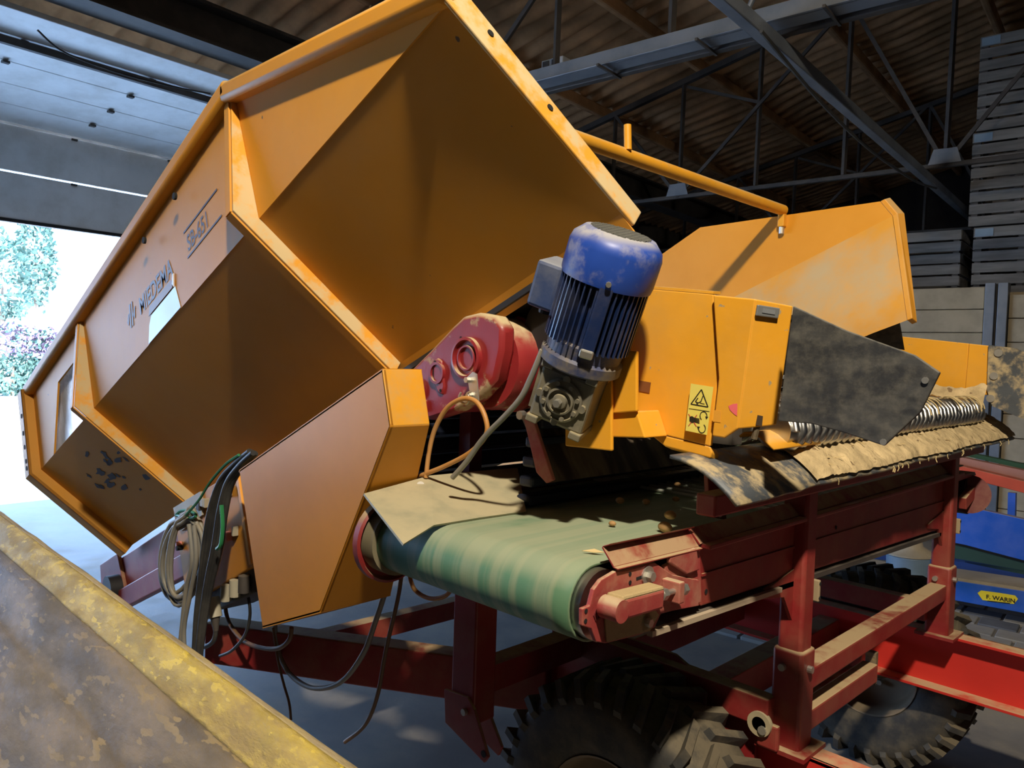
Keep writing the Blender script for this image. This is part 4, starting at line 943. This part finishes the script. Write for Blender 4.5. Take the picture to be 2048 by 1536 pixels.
# inner chute below the rollers; light between them painted as pale streaks
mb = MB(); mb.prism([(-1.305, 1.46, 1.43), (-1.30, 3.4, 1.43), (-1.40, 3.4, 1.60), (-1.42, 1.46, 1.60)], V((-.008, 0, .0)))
mb.build('inner_chute', mat('light_streaked_chute', (.030, .017, .013), .6, var=.2, streak=((.6, 13, 4), (.30, .24, .15), .55), stretch=None), cl)
mb = MB(); mb.prism([PY(x, y, 1.45) for x, y in ((1045, 830), (1060, 819), (1106, 960), (1092, 967), (1072, 945))], YA*.012); sp_ = mb.build('red_chute_plate', red_dusty, cl, bev=.003)
p = PY(1048, 830, 1.446); MB().cyl(p, p-YA*.018, .012, 8).build('bolt', zinc, sp_)
# dark curtain behind the red gearbox
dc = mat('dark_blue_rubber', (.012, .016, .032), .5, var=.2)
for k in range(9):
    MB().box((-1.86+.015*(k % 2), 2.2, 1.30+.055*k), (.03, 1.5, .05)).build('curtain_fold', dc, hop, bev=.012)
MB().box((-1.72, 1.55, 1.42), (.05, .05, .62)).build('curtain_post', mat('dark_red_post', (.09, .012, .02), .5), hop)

# ================================================================== stand with posts
sd = thing('conveyor_stand', 'red steel stand with telescopic posts under the belt conveyor', 'stand', (-.9, 2.7, .70))
XP = -.90
def post(Y, wide=.070):
    sl = MB().box((XP, Y, .70+.14), (wide+.016, wide+.016, .28)).build('post_sleeve', red, sd, bev=.010, smooth=30)
    MB().box((XP, Y, 1.06), (wide, wide, .74)).build('post_tube', red, sd, bev=.010, smooth=30)
    MB().cyl((XP+.04, Y-.005, .93), (XP+.056, Y-.005, .93), .010, 10).build('bolt', zinc, sl)
    MB().cyl((XP-.01, Y-.04, .93), (XP-.01, Y-.056, .93), .010, 10).build('bolt', zinc, sl)
    b = MB().box((XP+.028, Y+.042, 1.135), (.035, .012, .06)).build('clamp_block', mat('raw_clamp', (.34, .26, .15), .6, var=.1), sd, bev=.003)
    for z in (1.115, 1.155): MB().cyl((XP+.047, Y+.042, z), (XP+.044, Y+.042, z), .005, 8).build('hole', black_hole, b)
    mb = MB(); mb.prism([(XP-.005, Y-.035, 1.20), (XP-.005, Y-.22, 1.17), (XP-.005, Y-.22, 1.155), (XP-.005, Y-.09, 1.135), (XP-.005, Y-.035, 1.06)], XA*.01); mb.build('brace_plate', red, sd)
    mb = MB(); mb.box((XP, Y, .705), (.14, .14, .012)); mb.build('foot_plate', red, sd)
post(2.035); post(3.36)
MB().bar((XP, 2.08, .88), (XP, 3.32, .88), .06, .06).build('long_rail', red, sd, bev=.005)
MB().bar((XP, 2.08, .755), (XP, 2.62, .75), .05, .06).build('short_rail', red, sd, bev=.005)
MB().box((XP, 2.63, .76), (.035, .022, .11)).build('rail_clamp', rust_beam, sd, bev=.003)
MB().bar((-.88, 1.50, 1.435), (-.88, 3.70, 1.435), .05, .05).build('flap_rail', red, sd, bev=.005)
for Y in (1.98, 3.30):
    MB().bar((XP-.03, Y, .80), (-1.72, Y, .80), .055, .08).build('cross_rail', red, sd, bev=.004)
# flap support bracket at the near end
mb = MB(); mb.prism([PX(x, y, -.93) for x, y in ((1415, 930), (1432, 958), (1452, 990), (1450, 998), (1418, 1000))], -XA*.012); mb.build('end_bracket', red, sd, bev=.002)
mb = MB(); mb.prism([PX(x, y, -.935) for x, y in ((1418, 996), (1450, 994), (1454, 1040), (1418, 1034))], -XA*.012); eb = mb.build('bracket_foot', mat('raw_bracket', (.14, .09, .05), .6, var=.3), sd, bev=.002)
p = PX(1434, 1024, -.932); MB().cyl(p, p+XA*.01, .011, 10).build('bolt', zinc, eb)

# ================================================================== wheeled chassis
ch = thing('wheeled_chassis', 'red wheeled chassis with channel rails under the machine', 'chassis', (-1.2, 2.7, 0))
def channel(Y, x0, x1, m, face):
    h, wd = .24, .075; z1 = .70; mb = MB()
    mb.box(((x0+x1)/2, Y-face*wd/2+.004*face, z1-h/2), (x1-x0, .008, h)); w_ = mb.build('rail_web', m, ch)
    MB().box(((x0+x1)/2, Y, z1-.006), (x1-x0, wd, .012)).build('upper_flange', m, ch, bev=.002)
    MB().box(((x0+x1)/2, Y, z1-h+.006), (x1-x0, wd, .012)).build('lower_flange', m, ch, bev=.002)
channel(2.05, -1.85, 1.2, red_br, 1); channel(3.40, -1.85, 1.3, red_br, -1)
for x in (-1.80, -1.35, .6):
    MB().bar((x, 2.05, .58), (x, 3.40, .58), .09, .12).build('cross_member', red, ch, bev=.004)
MB().bar((-1.25, 1.70, .44), (-1.25, 3.70, .44), .09, .09).build('axle', red, ch, bev=.005)
for Y in (2.1, 3.35): MB().box((-1.25, Y, .50), (.16, .09, .1)).build('axle_mount', red, ch, bev=.005)
a, b_ = V((-2.95, 1.30, .585)), V((-1.75, 1.98, .60)); MB().bar(a, b_, .09, .16).build('drawbar', red, ch, bev=.006)
a, b_ = V((-2.62, 1.55, .60)), V((-2.55, 3.40, .60)); MB().bar(a, b_, .06, .08).build('brace_bar', red, ch)
MB().bar((-1.85, 3.40, .6), (-2.95, 3.40, .6), .08, .12).build('rear_bar', red, ch)
mb = MB(); mb.prism([(-1.72, 1.99, .45), (-1.72, 1.99, .72), (-1.60, 1.99, .86), (-1.25, 1.99, .86), (-.98, 1.99, .74), (-.98, 1.99, .62)], YA*.012); mb.build('wheel_arch_plate', red, ch)
# support leg
lg = MB().box((-1.62, 1.50, .89), (.10, .085, .40)).build('support_leg', red, ch, bev=.006)
mb = MB(); mb.prism([PY(x, y, 1.45) for x, y in ((888, 1378), (935, 1395), (948, 1420), (976, 1515), (968, 1526), (890, 1445))], YA*.010); fp_ = mb.build('leg_foot_plate', red, lg, bev=.002)
mb = MB(); mb.prism([PY(x, y, 1.53) for x, y in ((920, 1380), (960, 1395), (975, 1420), (1003, 1495), (996, 1512), (925, 1440))], YA*.010); mb.build('leg_foot_plate', red, lg, bev=.002)
for (x, y, m) in ((931, 1423, zinc), (967, 1508, black_hole)):
    p = PY(x, y, 1.449); MB().cyl(p, p-YA*(.010 if m is zinc else .001), .010, 10).build('pivot_bolt', m, fp_ if False else lg)
MB().bar((-1.62, 1.54, .80), (-1.62, 2.02, .80), .07, .08).build('leg_arm', red, ch)
# guide roller bracket below the belt
mb = MB(); mb.prism([(-1.30, 1.55, 1.17), (-1.30, 1.68, 1.17), (-1.30, 1.66, 1.0), (-1.30, 1.60, .99), (-1.30, 1.57, 1.08)], XA*.01); gbk = mb.build('roller_bracket', red, ch, bev=.002)
MB().cyl((-1.31, 1.625, 1.02), (-1.26, 1.625, 1.02), .034, 20).build('guide_roller', pale_pl, gbk, smooth=40)
MB().cyl((-1.255, 1.625, 1.02), (-1.25, 1.625, 1.02), .009, 8).build('roller_bolt', zinc, gbk)
p = V((-.95, 1.975, .77)); MB().lathe([(.034, 0), (.034, .015), (.022, .016), (.02, 0)], p-YA*.03, YA, 24).build('tie_down_ring', mat('dusty_ring', (.40, .33, .2), .8), ch, smooth=40)
MB().box(p+V((.02, -.01, -.03)), (.06, .02, .07)).build('ring_mount', red, ch, bev=.006)
MB().cyl(p+V((.012, -.022, -.012)), p+V((.012, -.036, -.012)), .012, 10).build('ring_bolt', zinc, ch)

# wheels
def wheel(label, Y, sgn, x=-1.26, src=None):
    z = .425; r_ = .425; wdt = .27; c = V((x, Y, z))
    t = thing('wheel', label, 'wheel', (x, Y, 0), 'wheels of the chassis')
    pr = [(.20, -.10), (.215, -.115), (.25, -.128), (.33, -.137), (.375, -.128), (.395, -.105), (.402, -.05), (.404, 0), (.402, .05), (.395, .105), (.375, .128), (.33, .137), (.25, .128), (.215, .115), (.20, .10)]
    MB().lathe(pr, c, YA, 64, False, False).build('tyre', tyre_m, t, smooth=40)
    n = 34
    for k in range(n):
        for s_ in (-1, 1):
            a = 2*math.pi*(k+(.5 if s_ > 0 else 0))/n
            mb = MB(); pts = []
            for (rr, yy, da) in ((.424, .012, .12), (.424, .122, .0), (.375, .139, -.02)):
                a2 = a+da; rd = V((math.cos(a2), 0, math.sin(a2))); td = V((-math.sin(a2), 0, math.cos(a2)))
                pts.append((c+rd*rr+YA*(s_*yy), td, rd))
            vs = []
            for p, td, rd in pts: vs += [p-td*.012, p+td*.012, p+td*.016-rd*.035-YA*(0 if False else s_*.012), p-td*.016-rd*.035-YA*(s_*.012)]
            fs = [(0, 1, 2, 3), (11, 10, 9, 8)]
            for q in range(2):
                o_ = q*4; fs += [(o_+i, o_+(i+1) % 4, o_+4+(i+1) % 4, o_+4+i) for i in range(4)]
            mb.add(vs, fs).build('tread_lug', tyre_m, t)
    MB().lathe([(.205, -.115), (.212, -.118), (.20, -.10), (.19, -.03), (.17, -.01), (.08, .0), (.06, -.03), (.001, -.03)], c, YA*1.0, 40, False, False).build('rim', rim_m, t, smooth=40)
    MB().lathe([(.205, .115), (.212, .118), (.20, .10), (.19, .04), (.17, .03), (.08, .02), (.001, .02)], c, YA, 40, False, False).build('rim_rear', rim_m, t, smooth=40)
    for k in range(5):
        a = 2*math.pi*k/5; p = c+V((math.cos(a)*.09, -.012, math.sin(a)*.09)); MB().cyl(p, p-YA*.02, .012, 6).build('wheel_nut', zinc, t)
    return t
wheel('black lugged tyre at the lower edge under the green conveyor', 1.80, 1)
wheel('black lugged tyre under the bright red chassis rail at right', 3.62, 1, -1.22)

# ================================================================== foreground rusty beam
fb = thing('rusty_beam', 'rusty steel beam with worn yellow lip across the lower left corner', 'beam', (-1.4, .3, .9))
prof = [(.475, 1.262), (.474, 1.285), (.466, 1.298), (.452, 1.303), (.436, 1.301), (.424, 1.293), (.412, 1.278), (.404, 1.270), (.396, 1.268), (.382, 1.262), (.360, 1.240), (.345, 1.222), (.335, 1.215), (.325, 1.213), (.300, 1.200), (.22, 1.13), (.10, 1.00), (.0, .88), (-.1, .78)]
def sweep(pr, x0, x1, n=90, amp=.0015):
    mb = MB()
    for i in range(n+1):
        x = x0+(x1-x0)*i/n
        for (y, z) in pr:
            k = amp*mnoise.noise(V((x*7, y*40, z*40)))
            mb.v.append(V((x, y+k, z+k)))
    m = len(pr)
    for i in range(n):
        for j in range(m-1): a = i*m+j; mb.f.append((a, a+1, a+m+1, a+m))
    return mb
def subdiv(pr, k=3):
    out = []
    for a, b_ in zip(pr[:-1], pr[1:]): out += [(a[0]+(b_[0]-a[0])*q/k, a[1]+(b_[1]-a[1])*q/k) for q in range(k)]
    return out+[pr[-1]]
o = sweep(subdiv(prof[:4]), -4.2, .0).build('lip_edge', rust_tan, fb, smooth=70); s_ = o.modifiers.new('thickness', 'SOLIDIFY'); s_.thickness = .008; s_.offset = -1
o = sweep(subdiv(prof[3:8]), -4.2, .0).build('yellow_lip', rust_yel, fb, smooth=70); s_ = o.modifiers.new('thickness', 'SOLIDIFY'); s_.thickness = .008; s_.offset = -1
o = sweep(subdiv(prof[7:]), -4.2, .0).build('side_plate', rust_beam, fb, smooth=70); s_ = o.modifiers.new('thickness', 'SOLIDIFY'); s_.thickness = .008; s_.offset = -1
mb = MB(); mb.box((-2.1, .468, .66), (4.2, .012, 1.22)); mb.build('back_plate', rust_beam, fb)  # unseen plate, added to block door daylight and darken the floor behind
for x in (-2.9, -.1):
    MB().box((x, .2, .45), (.08, .08, .9)).build('leg', rust_beam, fb)

# ================================================================== potatoes on the belt
pts = [(1330, 1054, .020, 'yellowish small potato alone on the dark part of the belt'), (1341, 1030, .018, 'small brown potato on the web rods near the bracket'), (1240, 1001, .015, 'small reddish potato at the left end of the web rods'), (1355, 969, .013, 'tiny potato far back on the web rods'), (1352, 998, .012, 'tiny brown potato in the middle of the web rods'), (1225, 1047, .011, 'tiny dark clod on the plain green belt'), (1292, 1003, .013, 'small brown clod between the rods left of centre')]
for x, y, r_, lab in pts:
    zz = RZc+RR+.0025+(.010 if y < 1035 and x > 1215 else 0); r_ *= .72; p = PZ(x, y, zz+r_*.8)
    mb = MB(); prf = [(r_*math.sin(math.pi*k/8), -r_*.85*math.cos(math.pi*k/8)) for k in range(9)]
    mb.lathe(prf, p, Z, 12, False, False)
    for i, v in enumerate(mb.v):
        d = v-p; d.x *= 1.25; mb.v[i] = p + d*(1+.12*mnoise.noise(v*60)); mb.v[i].z = max(mb.v[i].z, zz)
    o = mb.build('potato', potato_m, smooth=80); tag(o, lab, 'potato', 'stray potatoes on the belt')
p = PZ(1186, 1104, RZc+RR+.005); mb = MB(); mb.add([p+V((-.02, -.012, 0)), p+V((.0, .004, .006)), p+V((.022, .012, .001)), p+V((.004, -.004, .0))], [(0, 1, 2), (0, 2, 3)])
o = mb.build('dry_leaf', straw); s_ = o.modifiers.new('thickness', 'SOLIDIFY'); s_.thickness = .001; tag(o, 'dry leaf scrap lying on the green belt', 'leaf')

# ================================================================== blue machine in the background
bl = thing('blue_conveyor', 'blue sorting conveyor with yellow name label behind the stand', 'conveyor', B(-1.3, 6.3, 0))
YB = 6.2
mb = MB(); mb.prism([PBY(x, y, YB) for x, y in ((1560, 1118), (1905, 1160), (2100, 1190), (2100, 1236), (1905, 1200), (1560, 1160))], BY*.08); lb = mb.build('lower_beam', blue_p, bl, bev=.004)
mb = MB(); mb.prism([PBY(x, y, YB) for x, y in ((1560, 1112), (1905, 1154), (2100, 1184), (2100, 1190), (1905, 1160), (1560, 1118))], BY*.3); mb.build('dusty_ledge', mat('dusty_ledge', (.33, .28, .20), .9, var=.2), bl)
mb = MB(); mb.prism([PBY(x, y, YB+.5) for x, y in ((1560, 1085), (1900, 1115), (2100, 1150), (2100, 1195), (1900, 1160), (1560, 1130))], BY*.05); mb.build('rear_beam', mat('dark_blue_paint', (.01, .035, .15), .5), bl)
mb = MB(); mb.prism([PBY(x, y, YB+.45) for x, y in ((1880, 1000), (1930, 1012), (2100, 1050), (2100, 1135), (1930, 1090), (1880, 1080))], BY*.06); mb.build('upper_panel', blue_p, bl, bev=.004)
mb = MB(); mb.prism([PBY(x, y, YB+.5) for x, y in ((1870, 1080), (1930, 1094), (2100, 1139), (2100, 1160), (1930, 1125), (1870, 1118))], BY*.3); mb.build('green_belt_edge', mat('dark_green_belt', (.015, .05, .035), .6), bl)
mb = MB(); mb.prism([PBY(x, y, YB+.75) for x, y in ((1560, 1085), (1905, 1108), (2100, 1135), (2100, 1142), (1905, 1116), (1560, 1093))], BY*.1); mb.build('dusty_rail', MATS['dusty_ledge'], bl)
mb = MB(); mb.prism([PBY(x, y, YB+.8) for x, y in ((1560, 1045), (1760, 1080), (1860, 1118), (1860, 1124), (1760, 1086), (1560, 1051))], BY*.02); mb.build('polished_slide', steel, bl)
lt = decal_pts = [PBY(x, y, YB-.004) for x, y in ((1955, 1186), (1962, 1181), (2000, 1186), (2030, 1191), (2036, 1198), (2028, 1208), (1995, 1205), (1965, 1200))]
mb = MB(); mb.prism(lt, BY*.003); lbm = mb.build('name_label', yel_tag, lb)
e1 = (PBY(2030, 1199, YB)-PBY(1972, 1190, YB)).normalized(); e2 = (PBY(1972, 1170, YB)-PBY(1972, 1190, YB)).normalized()
text_mesh('label_lettering', 'F. WARIN', .040, ink, lbm, PBY(1972, 1197, YB-.007), e1, e2, .0, xs=1.0, bold=.001)
mb = MB(); mb.prism([PBY(x, y, YB-.006) for x, y in ((1975, 1201), (2020, 1206), (2020, 1207.5), (1975, 1202.5))], BY*.001); mb.build('label_underline', ink, lbm)
# grey hydraulic motor pot on the blue machine
hm = thing('drive_motor', 'grey-blue cylindrical drive motor standing on the blue beam', 'motor', PBY(1825, 1170, 5.9))
c0, c1 = PBY(1822, 1168, 5.95), PBY(1822, 1108, 5.95)
MB().cyl(c0, c1, .16, 28).build('body', mat('greyblue_paint', (.13, .19, .25), .5, var=.15), hm, bev=.01, smooth=40)
MB().lathe([(.165, 0), (.165, .012), (.12, .03), (.08, .06), (.07, .10), (.04, .11)], c1, c1-c0, 28).build('cap', MATS['dusty_ledge'], hm, smooth=40)
MB().cyl(c1+V((0, 0, .09)), c1+V((0, 0, .20)), .05, 16).build('coupling', steel, hm, smooth=40)
pp = [c1+V((-.05, 0, .12)), c1+V((-.2, .05, .12)), c1+V((-.4, .1, .08)), c1+V((-.6, .1, .02))]
MB().tube(spline(pp, 6), .014, 8).build('hose', cable_g, hm, smooth=80)
MB().box(c1+V((.17, -.05, -.14)), (.05, .05, .3)).build('side_bracket', blue_p, hm, bev=.005)
# orange-red rail above
rl = thing('red_conveyor_rail', 'orange-red long rail with pale top above the blue conveyor', 'rail', PBY(1950, 950, 7.0)-V((0, 0, .2)))
mb = MB(); mb.prism([PBY(x, y, 7.0) for x, y in ((1700, 900), (1852, 935), (2100, 1000), (2100, 975), (1852, 915), (1700, 880))], BY*.12); mb.build('rail', porange, rl, bev=.005)
mb = MB(); mb.prism([PBY(x, y, 7.12) for x, y in ((1700, 880), (1852, 912), (2100, 972), (2100, 952), (1852, 900), (1700, 870))], BY*.1); mb.build('pale_top', mat('pinkish_dust', (.42, .20, .15), .8, var=.1), rl)
mb = MB(); mb.prism([PBY(x, y, 7.3) for x, y in ((1800, 888), (1900, 905), (2100, 950), (2100, 940), (1900, 898), (1800, 880))], BY*.1); mb.build('green_strip', mat('dark_green_strip', (.03, .10, .05), .6), rl)
for (x, y0_, y1_) in ((2025, 985, 1060), (1862, 935, 1010)):
    MB().bar(PBY(x, y0_, 7.02), PBY(x-2, y1_, 7.02), .05, .05, XA).build('support_post', blue_p if x > 2000 else white_pl, rl)
MB().bar(PBY(1800, 905, 7.1), V((*PBY(1800, 905, 7.1).xy, 0)), .06, .06, XA).build('floor_post', steel_dk, rl)
MB().bar(PBY(2160, 990, 7.1), V((*PBY(2160, 990, 7.1).xy, 0)), .06, .06, XA).build('floor_post', steel_dk, rl)
